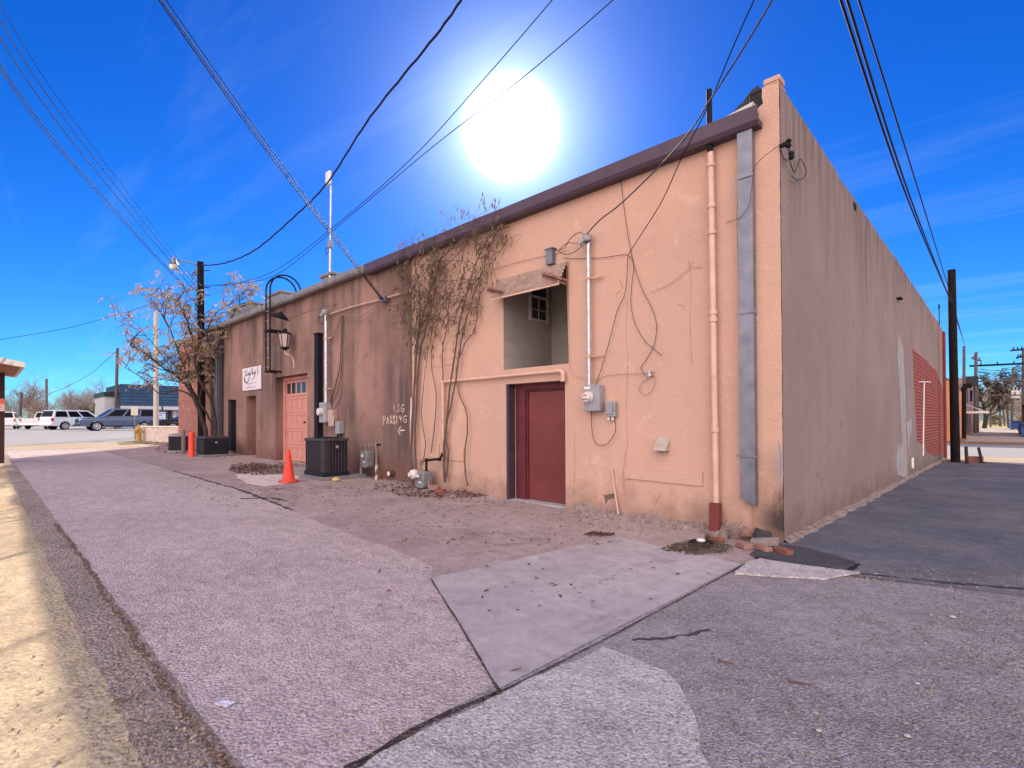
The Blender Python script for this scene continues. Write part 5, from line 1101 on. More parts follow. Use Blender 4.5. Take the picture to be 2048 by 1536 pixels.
cable([(1260, -30, 8.5), (1052, 150, 9.5), (870, 290, 11.5), (700, 432, 14), (560, 545, 17.5), (480, 567, 19.2), (405, 573, 20.8)], .011, M_cab, 'right thin cable passing beneath the sun to the tree pole', 'pair of cables past the sun')
q = wl(1172, 472, -.16)
cable([(1565, -35, 4.2), (1500, 75, 4.6), (1430, 185, 5.2), (1358, 290, 5.9), (1250, 400, 7.0), (1200, 440, 7.6), (1172, 470, (q - CAM).dot(FW))], .012, M_cabg, 'thick service cable from overhead down to the bright mast by the maroon door')
q = wl(1256, 510, -.05)
cable([(1522, -30, 4.2), (1470, 85, 4.8), (1415, 215, 5.4), (1365, 312, 6.0), (1325, 400, 6.6), (1285, 465, 7.3), (1256, 510, (q - CAM).dot(FW))], .008, M_cab, 'thin black cable from overhead to the knot of wires on the peach wall')
for k, (p0, r) in enumerate((((1668, -40), .018), ((1682, -40), .018), ((1705, -40), .014))):
    e = ((1901, 602), (1903, 606), (1908, 612))[k]; m = ((1818, 405), (1824, 405), (1838, 385))[k]
    cable([(p0[0], p0[1], 5), (m[0], m[1], 10), (e[0], e[1], 20.5)], r, M_cab, ('left strand of the thick cables running to the black pole at right', 'right strand of the thick pair of cables to the black pole', 'single cable right of the thick pair, ending at the black pole')[k], 'cables over the side alley')
    cable([(e[0], e[1], 20.5), (1918 + k, 655 + k, 26), (1930, 692, 40)], r * .8, M_cab, ('far left strand beyond the black pole', 'far middle strand beyond the black pole', 'far right strand beyond the black pole')[k], 'cables beyond the black pole')
cable([(-20, 682, 18), (130, 657, 20), (260, 622, 21), (330, 597, 21.5), (395, 575, 21)], .012, M_cab, 'long dark cable crossing the left sky to the tree pole')
cable([(232, 703, 56), (180, 748, 62), (130, 775, 70), (98, 787, 74)], .03, M_cab, 'drooping cable between the two far poles over the pickup')

# ---------------------------------------------------------------- vehicles
M_tyre = mk('tyre_rubber', (.012, .012, .013), None, rough=.8)
M_rim = mk('alloy_rim', (.55, .54, .55), None, rough=.3, metal=.6)
M_cglass = mk('tinted_glass', (.006, .007, .010), None, rough=.3, spec=.08)
M_trim = mk('black_trim', (.015, .015, .017), None, rough=.5)
M_red = mk('tail_light_red', (.45, .02, .03), None, rough=.2)
M_headl = mk('headlamp_glass', (.6, .62, .66), None, rough=.12)
M_chrome = mk('chrome', (.6, .6, .62), None, rough=.15, metal=.9)
def paint(name, c): return mk(name, c, None, rough=.22, spec=.5)
def car(label, pnt, truck=False, low=False, group=None):
    T = thing('pickup_truck' if truck else ('parked_car' if low else 'suv'), (0, 0, 0), label, 'pickup truck' if truck else ('car' if low else 'suv'), group)
    L, Wd = 2.75, .98; hb = .95 if low else 1.12; ht = 1.42 if low else 1.86
    def arch(xc, r=.46, n=9): return [(xc + r * math.cos(a), .36 + r * math.sin(a)) for a in [math.pi * (1 - k / (n - 1)) for k in range(n)]]
    bedz = 1.06
    prof = [(-L, .55), (-L + .04, .40)] + [(-2.15, .36)] + arch(-1.66)[0:] + [(-1.1, .34)] + [(1.1, .34)] + arch(1.62) + [(2.2, .36), (L - .06, .40), (L, .55), (L - .02, .86), (L - .12, hb - .10), (L - .5, hb - .02), (1.35, hb + .02)]
    prof += ([(-.55, hb + .02), (-.55, .72), (-L + .02, .72)] if truck else [(-L + .06, hb + .02), (-L + .0, .9)])
    b = MB(); b.prism(prof, lambda u, v, t: Vector((u, t * (1 if v < .95 else .97), v)), -Wd, Wd); b.build('body', pnt, T, bevel=.035)
    if truck:
        b = MB(); b.box(-L + .02, -.62, -Wd + .005, -Wd + .1, .73, bedz + .1); b.box(-L + .02, -.62, Wd - .1, Wd - .005, .73, bedz + .1); b.box(-L, -L + .07, -Wd + .1, Wd - .1, .73, bedz + .08); b.build('bed_wall', pnt, T, bevel=.02)
    xb0, xb1, xt0, xt1 = (-.55, 1.38, -.35, .55) if truck else ((-1.9, 1.2, -1.2, .3) if low else (-L + .08, 1.36, -L + .32, .42))
    wb, wt, zb = Wd - .03, Wd - .2, hb + .01
    B = [Vector((xb0, -wb, zb)), Vector((xb1, -wb, zb)), Vector((xb1, wb, zb)), Vector((xb0, wb, zb)), Vector((xt0, -wt, ht)), Vector((xt1, -wt, ht)), Vector((xt1, wt, ht)), Vector((xt0, wt, ht))]
    b = MB(); b.add(B, [(0, 1, 5, 4), (2, 3, 7, 6), (1, 2, 6, 5), (3, 0, 4, 7), (4, 5, 6, 7), (3, 2, 1, 0)]); b.build('cabin', pnt, T, bevel=.05)
    def pane(q, u0, u1, v0, v1, name='window'):
        f = lambda u, v: (q[0] * (1 - u) + q[1] * u) * (1 - v) + (q[3] * (1 - u) + q[2] * u) * v
        P = [f(u0, v0), f(u1, v0), f(u1, v1), f(u0, v1)]; nn = (P[1] - P[0]).cross(P[3] - P[0]).normalized() * .008
        m = MB(); m.add([p + nn for p in P] + [p - nn for p in P], [(0, 1, 2, 3), (7, 6, 5, 4), (0, 4, 5, 1), (1, 5, 6, 2), (2, 6, 7, 3), (3, 7, 4, 0)]); m.build(name, M_cglass, T)
    for q in ((B[0], B[1], B[5], B[4]), (B[2], B[3], B[7], B[6])):
        sp = [(.10, .56), (.60, .90)] if truck else [(.05, .32), (.36, .62), (.66, .93)]
        if q[0] is B[2]: sp = [(1 - e, 1 - a) for a, e in sp]
        for a, e in sp: pane(q, a, e, .12, .86)
    pane((B[1], B[2], B[6], B[5]), .06, .94, .08, .9, 'windshield'); pane((B[3], B[0], B[4], B[7]), .06, .94, .15, .9, 'rear_window')
    for x in (-1.66, 1.62):
        for s in (-1, 1):
            b = MB(); b.tube([(x, s * (Wd - .26), .37), (x, s * (Wd - .02), .37)], .37, 22); w_ = b.build('wheel', M_tyre, T, bevel=.03)
            b = MB(); b.lathe([(.255, .0), (.25, .012), (.2, -.01), (.07, .005), (.0, .008)], (x, s * (Wd - .012), .37), 20, Matrix.Rotation(RAD(-90 * s), 3, 'X')); b.build('rim', M_rim, w_)
            for k in range(6):
                a = k * math.pi / 3; m = MB(); m.cyl((x + .15 * math.cos(a), s * (Wd - .008), .37 + .15 * math.sin(a)), (x + .15 * math.cos(a), s * (Wd + .001), .37 + .15 * math.sin(a)), .045, n=8); m.build('rim_hole', M_trim, w_)
    for s in (-1, 1):
        y0, y1 = sorted((s * .62, s * (Wd - .01)))
        b = MB(); b.box(L - .16, L - .015, y0, y1, hb - .27, hb - .12); b.build('headlight', M_headl, T, bevel=.02)
        y0, y1 = sorted((s * (Wd - .15), s * (Wd + .006)))
        b = MB(); b.box(-L - .012, -L + .17, y0, y1, .82, 1.12 if not low else .92); b.build('tail_light', M_red, T, bevel=.015)
        y0, y1 = sorted((s * (Wd - .02), s * (Wd + .17)))
        b = MB(); b.box(1.0, 1.12, y0, y1, hb + .06, hb + .24); b.build('mirror', pnt, T, bevel=.03)
    b = MB(); b.box(L - .05, L + .012, -.6, .6, .62, hb - .14); b.build('grille', M_trim, T)
    b = MB(); b.box(L - .08, L + .05, -.9, .9, .40, .58); b.build('bumper', M_trim, T, bevel=.03)
    b = MB(); b.box(-L - .09, -L + .06, -.93, .93, .42, .62); b.build('bumper', M_chrome if truck else pnt, T, bevel=.03)
    b = MB(); b.box(-L - .012, -L + .02, -.16, .16, .74, .88); b.build('licence_plate', M_tag, T)
    for s in (-1, 1):
        y0, y1 = sorted((s * (Wd - .06), s * (Wd + .015)))
        b = MB(); b.box(-1.12, 1.08, y0, y1, .33, .44); b.build('running_board', M_trim, T)
    return T
def park(T, p, heading):
    T.location = p; T.rotation_euler = (0, 0, math.atan2(heading[1], heading[0])); return T
def gat(px, py, t):
    p = dp(px, py, t); p.z = zf(p.x, p.y) + .006; return p
park(car('dusty blue-grey suv parked side-on across the street in front of the blue shop', paint('blue_grey_paint', (.075, .105, .19))), gat(236, 861, 44.2), (.06, -1))
park(car('white suv with tinted windows parked between the pickup and the blue-grey suv', paint('white_paint', (.62, .62, .65))), gat(156, 858, 50.5), (-.42, .9))
park(car('white pickup truck with its tailgate and red tail light toward the street', paint('dull_white_paint', (.58, .55, .54)), True), gat(94, 857, 56.5), (-.85, .52))
park(car('white suv seen from behind at the left edge, beside the canopy post', paint('bright_white_paint', (.66, .65, .66))), gat(12, 858, 57), (-1, .12))
park(car('dark car half hidden behind the brick corner and low white wall', paint('black_paint', (.015, .015, .018)), False, True), gat(382, 858, 42), (.1, -1))

# ---------------------------------------------------------------- buildings and street things at left
OB = thing('brick_building', (-24, 3, .4), 'old red brick building end behind the small tree, left of the brown stucco', 'building')
b = MB(); b.box(-27.2, -21.22, .07, 14, -.2, 5.38); b.build('wall', M_brickold, OB)
b = MB(); b.box(-27.25, -21.22, .0, .45, 5.38, 5.47); b.box(-27.25, -26.9, .45, 14, 5.38, 5.47); b.build('coping', M_greyfascia, OB, bevel=.01)
b = MB(); c = wl(436, 668, .07); b.cyl((-21.9, .0, .4), (-21.9, .0, 4.2), .05); b.build('conduit', M_rpipe, OB)
LW = thing('low_wall', gp(320, 884), 'low whitewashed brick wall running from the hydrant to the brick corner', 'wall')
a, e = gp(281, 881), Vector((-27.25, .3, 0)); d = (e - a); d.z = 0; Lw = d.length; rot = Matrix.Translation((a.x, a.y, 0)) @ Matrix.Rotation(math.atan2(d.y, d.x), 4, 'Z'); zt = 1.22
b = MB(); b.box(0, Lw, 0, .24, .2, zt, rot); b.build('wall', mk('whitewash', (.62, .50, .44), (.45, .33, .28), 4, .9, 0, .6, 18), LW)
b = MB(); b.box(-.04, Lw + .02, -.04, .28, zt, zt + .07, rot); b.build('coping', mk('white_coping', (.70, .62, .56), (.6, .5, .44), 5, .8), LW, bevel=.01)
for i in range(26):
    pass
p = gp(277, 882); HY = thing('fire_hydrant', p, 'yellow-brown fire hydrant beside the low white wall', 'hydrant')
M_hy = mk('hydrant_yellow', (.46, .27, .08), (.34, .18, .07), 6, .6)
b = MB(); b.lathe([(.19, 0), (.19, .04), (.13, .06), (.13, .56), (.17, .58), (.17, .62), (.14, .66), (.12, .76), (.06, .82), (.035, .83), (.035, .90), (.0, .905)], p, 18); b.build('barrel', M_hy, HY, smooth=True)
for v in (RT, -RT, -FW): b = MB(); q = p + Vector((0, 0, .5)); v = Vector((v.x, v.y, 0)).normalized(); b.cyl(q + v * .1, q + v * .23, .065); b.cyl(q + v * .23, q + v * .26, .03, n=5); b.build('outlet_cap', M_hy, HY)
p = gp(270, 879); ps = thing('street_sign', p, 'small plain sign seen from its pale back on a thin post by the hydrant', 'sign')
b = MB(); b.cyl(p, p + Vector((0, 0, 1.85)), .035); b.build('post', M_galv, ps)
q = p + Vector((0, 0, 1.62)); v = Vector((RT.x, RT.y, 0)); b = MB(); n_ = Vector((FW.x, FW.y, 0)); b.add([q + v * a_ + n_ * t + Vector((0, 0, z)) for t in (-.05, -.035) for a_, z in ((-.2, -.26), (.2, -.26), (.2, .26), (-.2, .26))], [(0, 1, 2, 3), (7, 6, 5, 4), (0, 4, 5, 1), (1, 5, 6, 2), (2, 6, 7, 3), (3, 7, 4, 0)]); b.build('panel', mk('sign_back', (.46, .42, .36), None, rough=.5), ps)
M_woodp = mk('cedar_lining', (.32, .115, .04), (.20, .07, .03), 3, .7, stretch=(1, 9, 9))
CP = thing('canopy', gp(2, 925), 'flat wood-lined canopy with white edges and a dark post at the left edge', 'canopy')
P1, P2, P3 = dp(50, 735, 14.0), dp(0, 727, 12.9), dp(33, 756, 17.2); z = P1.z
P1, P2, P3 = [Vector((p.x, p.y, z)) for p in (P1, P2, P3)]; ex = (P2 - P1).normalized() * 3.4; ey = (P3 - P1); Q = [P1, P1 + ex, P1 + ex + ey, P1 + ey]
b = MB(); b.add([q + Vector((0, 0, t)) for t in (-.0, .14) for q in Q], [(0, 1, 2, 3), (7, 6, 5, 4), (0, 4, 5, 1), (1, 5, 6, 2), (2, 6, 7, 3), (3, 7, 4, 0)]); b.build('roof_slab', mk('white_fascia', (.62, .56, .52), None, rough=.7), CP)
b = MB(); I = [q.lerp(sum(Q, Vector()) / 4, .12) for q in Q]; b.add([q + Vector((0, 0, t)) for t in (-.012, -.004) for q in I], [(0, 1, 2, 3), (7, 6, 5, 4), (0, 4, 5, 1), (1, 5, 6, 2), (2, 6, 7, 3), (3, 7, 4, 0)]); b.build('soffit', M_woodp, CP)
q = dp(-3, 800, 15.4); b = MB(); b.box(q.x - .13, q.x + .13, q.y - .13, q.y + .13, 0, z - .013); b.build('post', mk('dark_red_post', (.05, .018, .018), None, rough=.7), CP)
q = dp(-2, 810, 15.0); sgn = thing('notice_sign', q, 'small red and white notice board on the dark canopy post at left', 'sign')
def facing(b, q, w_, h_, t, off=0): b.add([q + v * a_ * w_ + n_ * (tt + off) + Vector((0, 0, z_ * h_)) for tt in (-t, 0) for a_, z_ in ((-.5, -.5), (.5, -.5), (.5, .5), (-.5, .5))], [(0, 1, 2, 3), (7, 6, 5, 4), (0, 4, 5, 1), (1, 5, 6, 2), (2, 6, 7, 3), (3, 7, 4, 0)])
b = MB(); facing(b, q, .34, .36, .02); b.build('board', mk('pale_notice', (.62, .42, .40), None), sgn)
b = MB(); facing(b, q + Vector((0, 0, .10)), .34, .15, .004, -.0205); b.build('red_band', M_redlab, sgn)
b = MB()
for k in range(3): facing(b, q + Vector((0, 0, -.02 - k * .05)), .26, .018, .003, -.0205)
b.build('text_lines', mk('brown_ink', (.2, .08, .08), None), sgn)
# the blue shingled shop
XB = -68.0
def bq(px, py): return sl(px, py, XB)
SH = thing('shop_building', bq(300, 856), 'blue shop with a shingled mansard roof across the street behind the pale pole', 'shop')
yl, yr = bq(245, 830).y, bq(400, 830).y; zm, zt, z0 = bq(245, 812).z, bq(245, 768).z, .7
t = NT('blue_shingle'); sp = t.N('ShaderNodeSeparateXYZ', {0: t.pos()}); cb = t.N('ShaderNodeCombineXYZ', {0: sp.outputs[1], 1: sp.outputs[2]})
br = t.N('ShaderNodeTexBrick', {'Vector': cb.outputs[0], 'Scale': 1.0, 'Mortar Size': .03, 'Brick Width': 2.6, 'Row Height': .36})
for k, c in (('Color1', (.022, .052, .105, 1)), ('Color2', (.032, .068, .13, 1)), ('Mortar', (.012, .025, .05, 1))): br.inputs[k].default_value = c
t.col(br.outputs[0]); t.bump(t.mul(br.outputs[1], -1), .8, .05); M_shing = t.fin(.8)
b = MB(); b.box(XB - 10, XB, yl, yr, z0, zm); b.build('wall', mk('pale_blue_siding', (.34, .42, .55), (.30, .37, .5), 1, .7), SH)
b = MB(); b.add([(XB + .9, yl - .2, zm), (XB + .9, yr, zm), (XB + .1, yr, zt), (XB + .1, yl - .2, zt), (XB - 9, yl - .2, zm), (XB - 9, yr, zm), (XB - 9, yr, zt), (XB - 9, yl - .2, zt)], [(0, 1, 2, 3), (7, 6, 5, 4), (0, 3, 7, 4), (1, 5, 6, 2), (2, 6, 7, 3), (0, 4, 5, 1)]); b.build('mansard_roof', M_shing, SH)
b = MB(); b.box(XB, XB + .93, yl - .22, yr, zm - .38, zm - .004); b.build('fascia', mk('grey_white_fascia', (.5, .48, .5), None), SH)
def onwall(px0, px1, py0, py1, mat, name, d=.05):
    A_, B_ = bq(px0, py1), bq(px1, py0); m = MB(); m.box(XB, XB + d, min(A_.y, B_.y), max(A_.y, B_.y), A_.z, B_.z); return m.build(name, mat, SH)
onwall(334.5, 343, 821.5, 853, M_trim, 'door'); onwall(284, 293, 820, 829, M_cglass, 'window'); onwall(346, 352, 820, 853, mk('white_door', (.55, .5, .5), None), 'door')
for px in (266, 300, 332, 345): onwall(px, px + .8, 818, 856, M_trim, 'wall_batten', .06)
A_ = bq(213, 792); b = MB(); b.box(XB - 8, XB - 1.2, A_.y, yl, z0, A_.z); b.build('side_wing', mk('grey_siding', (.42, .42, .42), (.34, .34, .35), 3, .8), SH)
b = MB(); b.box(XB - 8, XB - 1.0, A_.y - .1, yl, A_.z, A_.z + .5); b.build('wing_roof', M_trim, SH)
onwall(237, 242, 785, 856, mk('navy_corner', (.03, .05, .11), None), 'corner_board', .25)
q = sl(316, 832, XB + 4); FS = thing('post_sign', q, 'white rounded sign in a dark frame on a post before the blue shop', 'sign')
A_, B_ = sl(300, 838.5, XB + 4), sl(331, 824, XB + 4)
b = MB(); b.box(q.x - .06, q.x + .02, A_.y - .12, B_.y + .12, A_.z - .1, B_.z + .1); b.build('frame', M_trim, FS, bevel=.03)
b = MB(); b.box(q.x + .021, q.x + .06, A_.y, B_.y, A_.z, B_.z); b.build('board', mk('sign_pale', (.52, .56, .66), None), FS)
b = MB(); b.cyl((q.x - .02, q.y + .3, .6), (q.x - .02, q.y + .3, A_.z - .1), .08); b.cyl((q.x - .02, q.y + .4, B_.z + .1), (q.x - .02, q.y + .4, B_.z + .6), .08); b.build('post', M_trim, FS)
b = MB(); rnd = random.Random(2)
for v, u0, u1, h in ((.8, .06, .95, .16), (.52, .3, .82, .16), (.2, .12, .85, .07)):
    u = u0
    while u < u1:
        k = rnd.uniform(.02, .06); zc_ = A_.z + (B_.z - A_.z) * v; hh = h * (B_.z - A_.z) * rnd.uniform(.3, .5)
        if rnd.random() > .1: b.box(q.x + .061, q.x + .064, A_.y + (B_.y - A_.y) * u, A_.y + (B_.y - A_.y) * (u + k * .75), zc_ - hh, zc_ + hh)
        u += k
b.build('faded_lettering', mk('blue_ink', (.10, .12, .26), None), FS)
# bare trees and bushes behind the car park
M_bare = mk('bare_branch', (.23, .17, .16), (.32, .25, .22), 2, .9)
def bare_tree(seed, h, label, loc, mat, spread=1.0, group=None, leafm=None):
    rnd = random.Random(seed); b = MB(); lv = MB()
    def br_(q, d, L, r, dep):
        pts = [q]
        for k in range(4):
            d = (d + Vector((rnd.gauss(0, .22), rnd.gauss(0, .22), rnd.gauss(.06, .14)))).normalized(); pts.append(pts[-1] + d * L / 4)
        b.tube(pts, [max(r * (1 - .18 * k), .011 if leafm is None else .006) for k in range(5)], 3 if dep < 3 else 6, False)
        if dep == 0:
            if leafm and rnd.random() < .8:
                for k in range(4): leafquads(lv, pts[rnd.randint(1, 4)], Vector((rnd.gauss(0, 1), rnd.gauss(0, 1), rnd.gauss(0, .6))), h * rnd.uniform(.02, .04), h * .012, 0, rnd)
            return
        for k in range((rnd.randint(4, 5) if dep > 1 else 7) if leafm is None else rnd.randint(4, 5)):
            q2 = pts[rnd.randint(1, 4)] if dep < 4 else pts[rnd.randint(2, 4)]
            br_(q2, (d + Vector((rnd.gauss(0, .75) * spread, rnd.gauss(0, .75) * spread, rnd.gauss(.1, .35)))).normalized(), L * rnd.uniform(.5, .8), r * .5, dep - 1)
    T = thing('bare_tree' if not leafm else 'bush', (0, 0, 0), label, 'tree' if not leafm else 'bush', group)
    n = 2 if leafm else 1
    for i in range(n): br_(Vector((rnd.gauss(0, .2), 0, -.2)), Vector((rnd.gauss(0, .1), rnd.gauss(0, .1), 1)), h * .42, h * .028, 4)
    b.build('trunk', mat, T, fix=False)
    if leafm: lv.build('crown', leafm, T, fix=False)
    T.location = loc; return T
gt = 'bare trees beyond the car park'
t0 = bare_tree(4, 8.6, 'spreading bare tree behind the white pickup, left of the two-tone pole', gat(62, 850, 82), M_bare, 1.3, gt)
def tcopy(src, loc, rz, s, label, group):
    c = dup(src); c.location = loc; c.rotation_euler = (0, 0, rz); c.scale = (s, s, s * U(.85, 1.05)); c['label'] = label; c['group'] = group; return c
t1 = bare_tree(9, 8.4, 'tall bare tree with upswept twigs just left of the blue shop', gat(185, 850, 92), M_bare, .9, gt)
tcopy(t0, gat(118, 850, 88), 2.0, .95, 'bare tree rising between the two-tone pole and the white suv', gt)
tcopy(t1, gat(150, 850, 90), 1.1, .82, 'bare tree rising behind the white suv roof', gt)
tcopy(t0, gat(30, 850, 86), 4.0, .8, 'small bare tree behind the leaning pole at far left', gt)
tcopy(t0, gat(95, 850, 98), 5.2, .95, 'fainter bare tree further back behind the pickup', gt)
tcopy(t1, gat(205, 850, 98), 3.3, .85, 'bare tree partly hidden by the wing of the blue shop', gt)
tcopy(t1, gat(80, 850, 100), 2.4, 1.0, 'bare tree standing behind the pickup bed', gt)
tcopy(t0, gat(135, 850, 100), 3.1, 1.1, 'wide bare tree above the gap between pickup and white suv', gt)
tcopy(t1, gat(45, 850, 104), .4, 1.0, 'dim bare tree behind the leaning pole, further back', gt)
tcopy(t0, gat(165, 850, 104), .6, 1.2, 'far bare tree between the taller ones and the shop', gt)
M_oll = mk('olive_leaf', (.16, .13, .045), (.10, .085, .03), 2, .8)
bare_tree(14, 3.9, 'olive-brown bush growing against the left wing of the blue shop', gat(200, 852, 62), mk('dark_twig', (.05, .035, .03), None), 1.2, None, M_oll)

# ---------------------------------------------------------------- across the right street
for (px, pyb, pyt, lean, r, lab) in ((1934, 928, 893, -2, .055, 'upright rusty steel post at the end of the side alley'), (1966, 927, 895, -9, .05, 'leaning rusty steel post at the end of the side alley')):
    p = gp(px, pyb); d = (p - CAM).dot(FW); b = MB(); b.tube([p - Vector((0, 0, .1)), dp(px + lean, pyt, d)], r, 10); b.lathe([(r * 1.5, 0), (r * 1.7, .03), (r, .05)], p, 10); tag(b.build('steel_post', mk('rusty_post', (.03, .02, .02), (.07, .045, .04), 12, .9) if lean == -2 else bpy.data.materials['rusty_post'], smooth=True), lab, 'post')
p = gp(1952, 926); b = MB(); b.box(p.x - .22, p.x + .22, p.y - .1, p.y + .1, p.z, p.z + .26); tag(b.build('concrete_block', mk('red_block', (.25, .10, .08), None, bump=.4), bevel=.02), 'reddish block on the ground between the two rusty steel posts', 'block')
RB = thing('grey_brick_building', (-6, 45, 0), 'plain grey-brown brick building across the street, left of the orange wall', 'building')
b = MB(); b.box(-14, -1.55, 42, 56, -.6, 4.75); b.build('wall', brickmat('grey_brick', (.24, .18, .155), (.20, .15, .13), (.15, .12, .11), 'x', .4, .2, .02), RB)
b = MB(); b.box(-14.1, -1.5, 41.9, 56.05, 4.75, 4.9); b.build('coping', M_greyfascia, RB)
OR = thing('orange_building', (-3, 52, 0), 'sunlit orange stuccoed building along the far alley behind the black pole', 'building')
b = MB(); b.box(-8, -.95, 43.0, 60, -.6, 3.95); b.prism([(43.0, 3.95), (60, 3.95), (60, 3.4), (43, 4.3)], lambda u, v_, t: Vector((t, u, v_)), -1.2, -.955); b.build('wall', mk('orange_stucco', (.55, .25, .13), (.45, .2, .12), 1.5, .9), OR)
for y0, y1, z0, z1 in ((46, 48.2, .2, 2.1), (52, 53, .2, 1.9), (56, 57.2, .3, 2.2)): b = MB(); b.box(-.95, -.92, y0, y1, z0, z1); b.build('wall_panel', mk('grey_panel', (.28, .22, .2), None), OR)
PK = thing('porch_building', (-1, 70, 0), 'two-storey building with a white porch roof along the far alley', 'building')
b = MB(); b.box(-7, -.95, 60.5, 72, -.6, 4.9); b.box(-7, -1.1, 72, 84, -.6, 6.2); b.build('wall', mk('mauve_brick', (.22, .12, .13), (.30, .2, .2), 2, .9), PK)
b = MB(); b.box(-1.0, .75, 60.5, 68, 2.0, 2.2); b.build('porch_roof', mk('porch_white', (.62, .52, .48), None), PK)
for y in (61, 64.5): b = MB(); b.tube([(-.95, y, 2.9), (.5, y, 2.2)], .04, 6); b.build('porch_brace', M_white, PK)
for y, z in ((62, .6), (65, .6), (70, .6), (62.5, 3.2), (66, 3.2), (76, 3.6)): b = MB(); b.box(-.95 if y < 72 else -1.1, -.9, y, y + 1.2, z, z + 1.3); b.build('window', M_cglass, PK)
b = MB(); b.box(-1.0, .1, 60.0, 60.5, 4.6, 5.6); b.box(-.9, -.6, 58.8, 60, 4.5, 4.9); b.build('balcony_rail', M_trim, PK)
pole(1928, 885, 693, 44, .13, M_poleg, 'two-tone pole with brackets before the orange building', 0)
q = dp(1926, 770, 44); b = MB(); b.tube([dp(1928, 885, 44) - Vector((0, 0, .2)), dp(1928, 779, 44)], .155, 12); b.lathe([(.15, 0), (.2, .04), (.2, .3), (.15, .34)], dp(1928, 782, 44), 12); b.box(q.x, q.x + .55, q.y - .1, q.y + .1, q.z - .3, q.z + .1); tag(b.build('pole_sleeve', M_pole), 'dark sleeve with a bracket round the lower half of the two-tone pole', 'pole sleeve')
pole(1952, 872, 705, 60, .19, M_poleg, 'grey pole at the left end of the line beams over the far alley', -2)
pole(1955, 872, 770, 63, .16, M_poleg, 'shorter grey pole close beside the beam pole', 0)
pole(2047, 860, 697, 62, .2, M_poleg, 'grey pole at the right edge carrying the line beams', 0)
pole(2026, 866, 735, 80, .2, M_poleg, 'slim pole with a pale transformer at the right of the far alley', -3)
pole(2010, 862, 757, 92, .2, M_poleg, 'leaning pole with a brown transformer over the far alley', 8)
pole(1998, 856, 790, 110, .18, M_poleg, 'faint pole in the middle distance of the far alley', 4)
pole(2004, 856, 792, 115, .18, M_poleg, 'faintest pole in front of the far wood', 6)
for (x0, y0, x1, y1, t_, r, lab) in ((1940, 732, 2050, 727, 61, .13, 'upper line beam between the poles over the far alley'), (1952, 763, 2050, 760, 61, .10, 'middle line beam between the poles over the far alley'), (1952, 792, 2050, 790, 61, .09, 'lowest line beam over the far alley'), (1943, 716, 1963, 722, 60, .09, 'short crossarm near the top of the left beam pole'), (2022, 701, 2049, 699, 62, .11, 'lamp arm near the top of the right-edge pole'), (2033, 716, 2048, 712, 62, .11, 'second short arm on the right-edge pole')):
    a, e = dp(x0, y0, t_), dp(x1, y1, t_); b = MB(); b.tube([a, e], r, 6)
    for k in range(3): q = a.lerp(e, .2 + .3 * k); b.cyl(q, q + Vector((0, 0, .35)), .07, n=6)
    tag(b.build('crossarm', M_pole if r > .1 else M_poleg), lab, 'crossarm')
for (px, py, t_, w_, h_, m, lab) in ((2031, 789, 79, .45, 1.2, M_white, 'pale transformer can on the slim pole at the right'), (2006, 784, 91, .45, 1.1, M_rpipe, 'brown transformer can on the leaning pole'), (1980, 791, 100, .35, 1.0, M_white, 'small pale transformer can left of the leaning pole')):
    q = dp(px, py, t_); b = MB(); b.lathe([(w_ * .9, -h_ * .5), (w_, -h_ * .4), (w_, h_ * .4), (w_ * .8, h_ * .5), (0, h_ * .55)], q, 14); 
    for s in (-1, 1): b.cyl(q + Vector((s * w_ * .4, 0, h_ * .5)), q + Vector((s * w_ * .4, 0, h_ * .95)), .06, n=6)
    tag(b.build('transformer', m), lab, 'transformer')
pole(1980, 850, 768, 101, .16, M_poleg, 'thin pole carrying the small pale transformer', 1)
for k, (y0, y1, s) in enumerate(((738, 736, 6), (744, 741, 5), (750, 747, 8), (756, 752, 5), (741, 752, 7))):
    cable([(1951, y0, 61), (2000, (y0 + y1) / 2 + s * .7, 61), (2052, y1, 61)], .035, M_cab, ('topmost sagging line between the beams over the far alley', 'second sagging line between the beams', 'deepest sagging line between the beams', 'lowest sagging line just above the middle beam', 'line crossing the others between the beams')[k], 'lines between the beams over the far alley')
def dumpster(p, rz, label):
    T = thing('dumpster', p, label, 'dumpster', 'blue dumpsters'); M_d = bpy.data.materials.get('dumpster_blue') or mk('dumpster_blue', (.025, .06, .22), (.02, .045, .16), 2, .5)
    R4 = Matrix.Translation(p) @ Matrix.Rotation(rz, 4, 'Z')
    b = MB(); b.prism([(-.75, .12), (.75, .12), (.85, 1.15), (-.85, 1.35)], lambda u, v_, t: R4 @ Vector((t, u, v_)), -.95, .95); b.build('bin', M_d, T, bevel=.02)
    for s in (-1, 1): b = MB(); b.box(s * .48 - .46, s * .48 + .46, -.9, .9, 1.28, 1.33, R4 @ Matrix.Rotation(.12, 4, 'X')); b.build('lid', M_trim, T)
    for s in (-1, 1): b = MB(); b.box(s * .98 - .05, s * .98 + .05, -.5, .5, .55, .75, R4); b.build('fork_pocket', M_d, T)
    for s in (-1, 1): b = MB(); b.cyl(R4 @ Vector((s * .8, -.6, .06)), R4 @ Vector((s * .8 + .06, -.6, .06)), .08); b.build('caster', M_tyre, T)
dumpster(gat(2068, 882, 48), .1, 'larger blue dumpster cut by the right edge'); dumpster(gat(2038, 866, 78), .1, 'smaller blue dumpster further up the far alley')
RR = thing('orange_red_building', (12, 70, 0), 'orange building with a red roof at the right edge beyond the dumpsters', 'building')
b = MB(); b.box(3.9, 16, 62, 80, -.6, 3.1); b.build('wall', bpy.data.materials['orange_stucco'], RR)
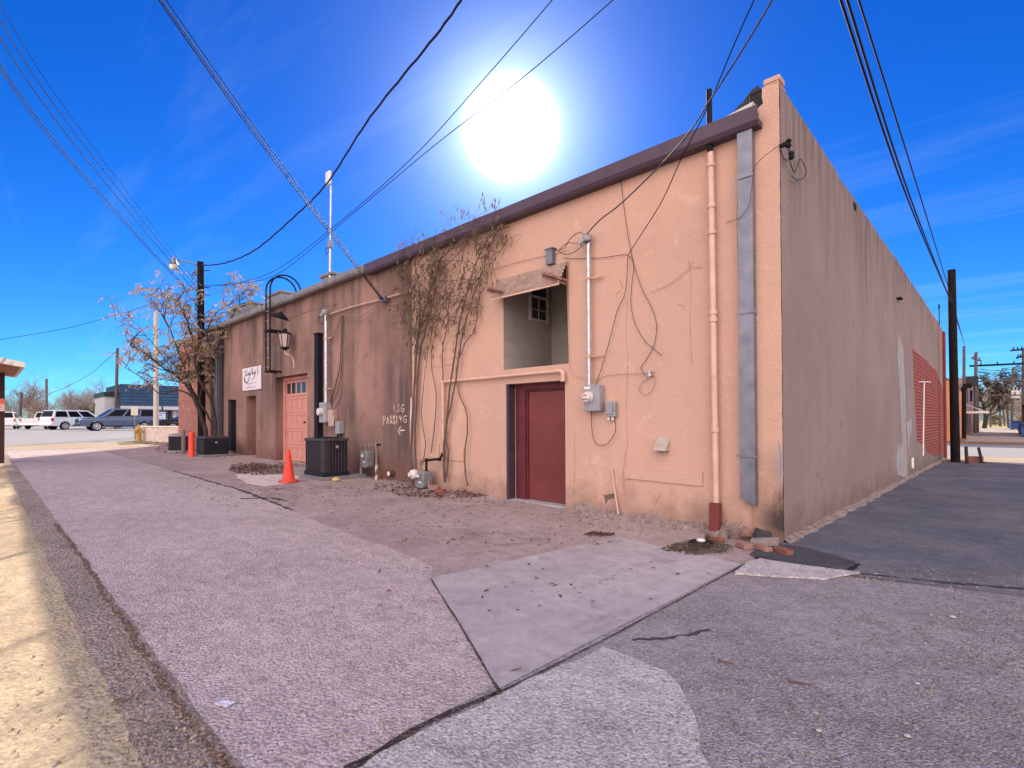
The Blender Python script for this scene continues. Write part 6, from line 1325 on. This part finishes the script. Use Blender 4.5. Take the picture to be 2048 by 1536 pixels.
b = MB(); b.prism([(3.3, 3.1), (16.6, 3.1), (10, 5.2)], lambda u, v_, t: Vector((u, t, v_)), 61.5, 80.5); b.build('roof', mk('red_metal_roof', (.36, .07, .05), None, rough=.5), RR)
b = MB(); b.box(3.85, 3.9, 66, 68, -.3, 1.9); b.build('door', M_trim, RR)
gt2 = 'bare trees at the end of the far alley'
for i, (px, t_, s, sc, lab) in enumerate(((1975, 128, t0, 1.5, 'bare tree left of the middle at the end of the far alley'), (1995, 135, t1, 1.4, 'upswept bare tree in the middle of the wood at the alley end'), (2018, 130, t0, 1.6, 'spreading bare tree behind the slim transformer pole'), (2040, 138, t1, 1.4, 'bare tree behind the red-roofed building'), (1985, 150, t0, 1.6, 'paler bare tree deeper in the wood at the alley end'), (2030, 155, t1, 1.5, 'deepest bare tree in the wood at the alley end'), (2008, 148, t0, 1.5, 'bare tree just right of the brown transformer, deep in the wood'))):
    tcopy(s, gat(px, 850, t_), i * 1.3, sc, lab, gt2)
M_ivy = mk('dark_ivy_leaf', (.06, .048, .035), (.11, .085, .06), 1, .8)
bare_tree(31, 12.0, 'tall dark ivy-clad tree overhanging the left of the far alley', gat(1967, 862, 88), mk('ivy_stem', (.03, .022, .02), None), .75, None, M_ivy)
bs = bare_tree(37, 3.6, 'yellow-green bush left of the leaning poles at the alley end', gat(2000, 850, 112), mk('green_twig', (.10, .08, .03), None), 1.2, 'bushes at the alley end', mk('yellow_green_leaf', (.22, .19, .04), (.15, .14, .035), 1, .8))
c = tcopy(bs, gat(2036, 850, 108), 2, 1.0, 'yellow-green bush beside the slim transformer pole', 'bushes at the alley end')

# the far woods: a mass of bare twigs nobody could count
M_wood = mk('far_twigs', (.25, .19, .17), (.17, .13, .12), .15, .95)
def woods(spans, label, seed):
    rnd = random.Random(seed); b = MB()
    for (p0, p1, d, h, n) in spans:
        for i in range(n):
            f = rnd.random(); q = gat(p0 + (p1 - p0) * f, 850, d * rnd.uniform(.92, 1.15)); top = h * (.62 + .38 * noise.noise(Vector((f * 9, seed, d)))) ; zc = top * rnd.random() ** .8
            v = Vector((rnd.gauss(0, .6), rnd.gauss(0, .6), 1)).normalized() * rnd.uniform(.5, 1.5); s = v.cross(Vector((rnd.gauss(0, 1), rnd.gauss(0, 1), .2))).normalized() * rnd.uniform(.015, .05)
            c = q + Vector((0, 0, zc)); o = len(b.v); b.v += [c - s, c + s, c + v]; b.f += [[o, o + 1, o + 2]]
    o = stuff(b.build('distant_woods', M_wood, fix=False)); o['label'] = label; o['category'] = 'woods'
woods([(1940, 2060, 165, 12.5, 7000)], 'brown bare wood massed beyond the end of the far alley', 3)
woods([(-20, 245, 120, 7.5, 6500)], 'low bare wood along the horizon behind the car park', 5)
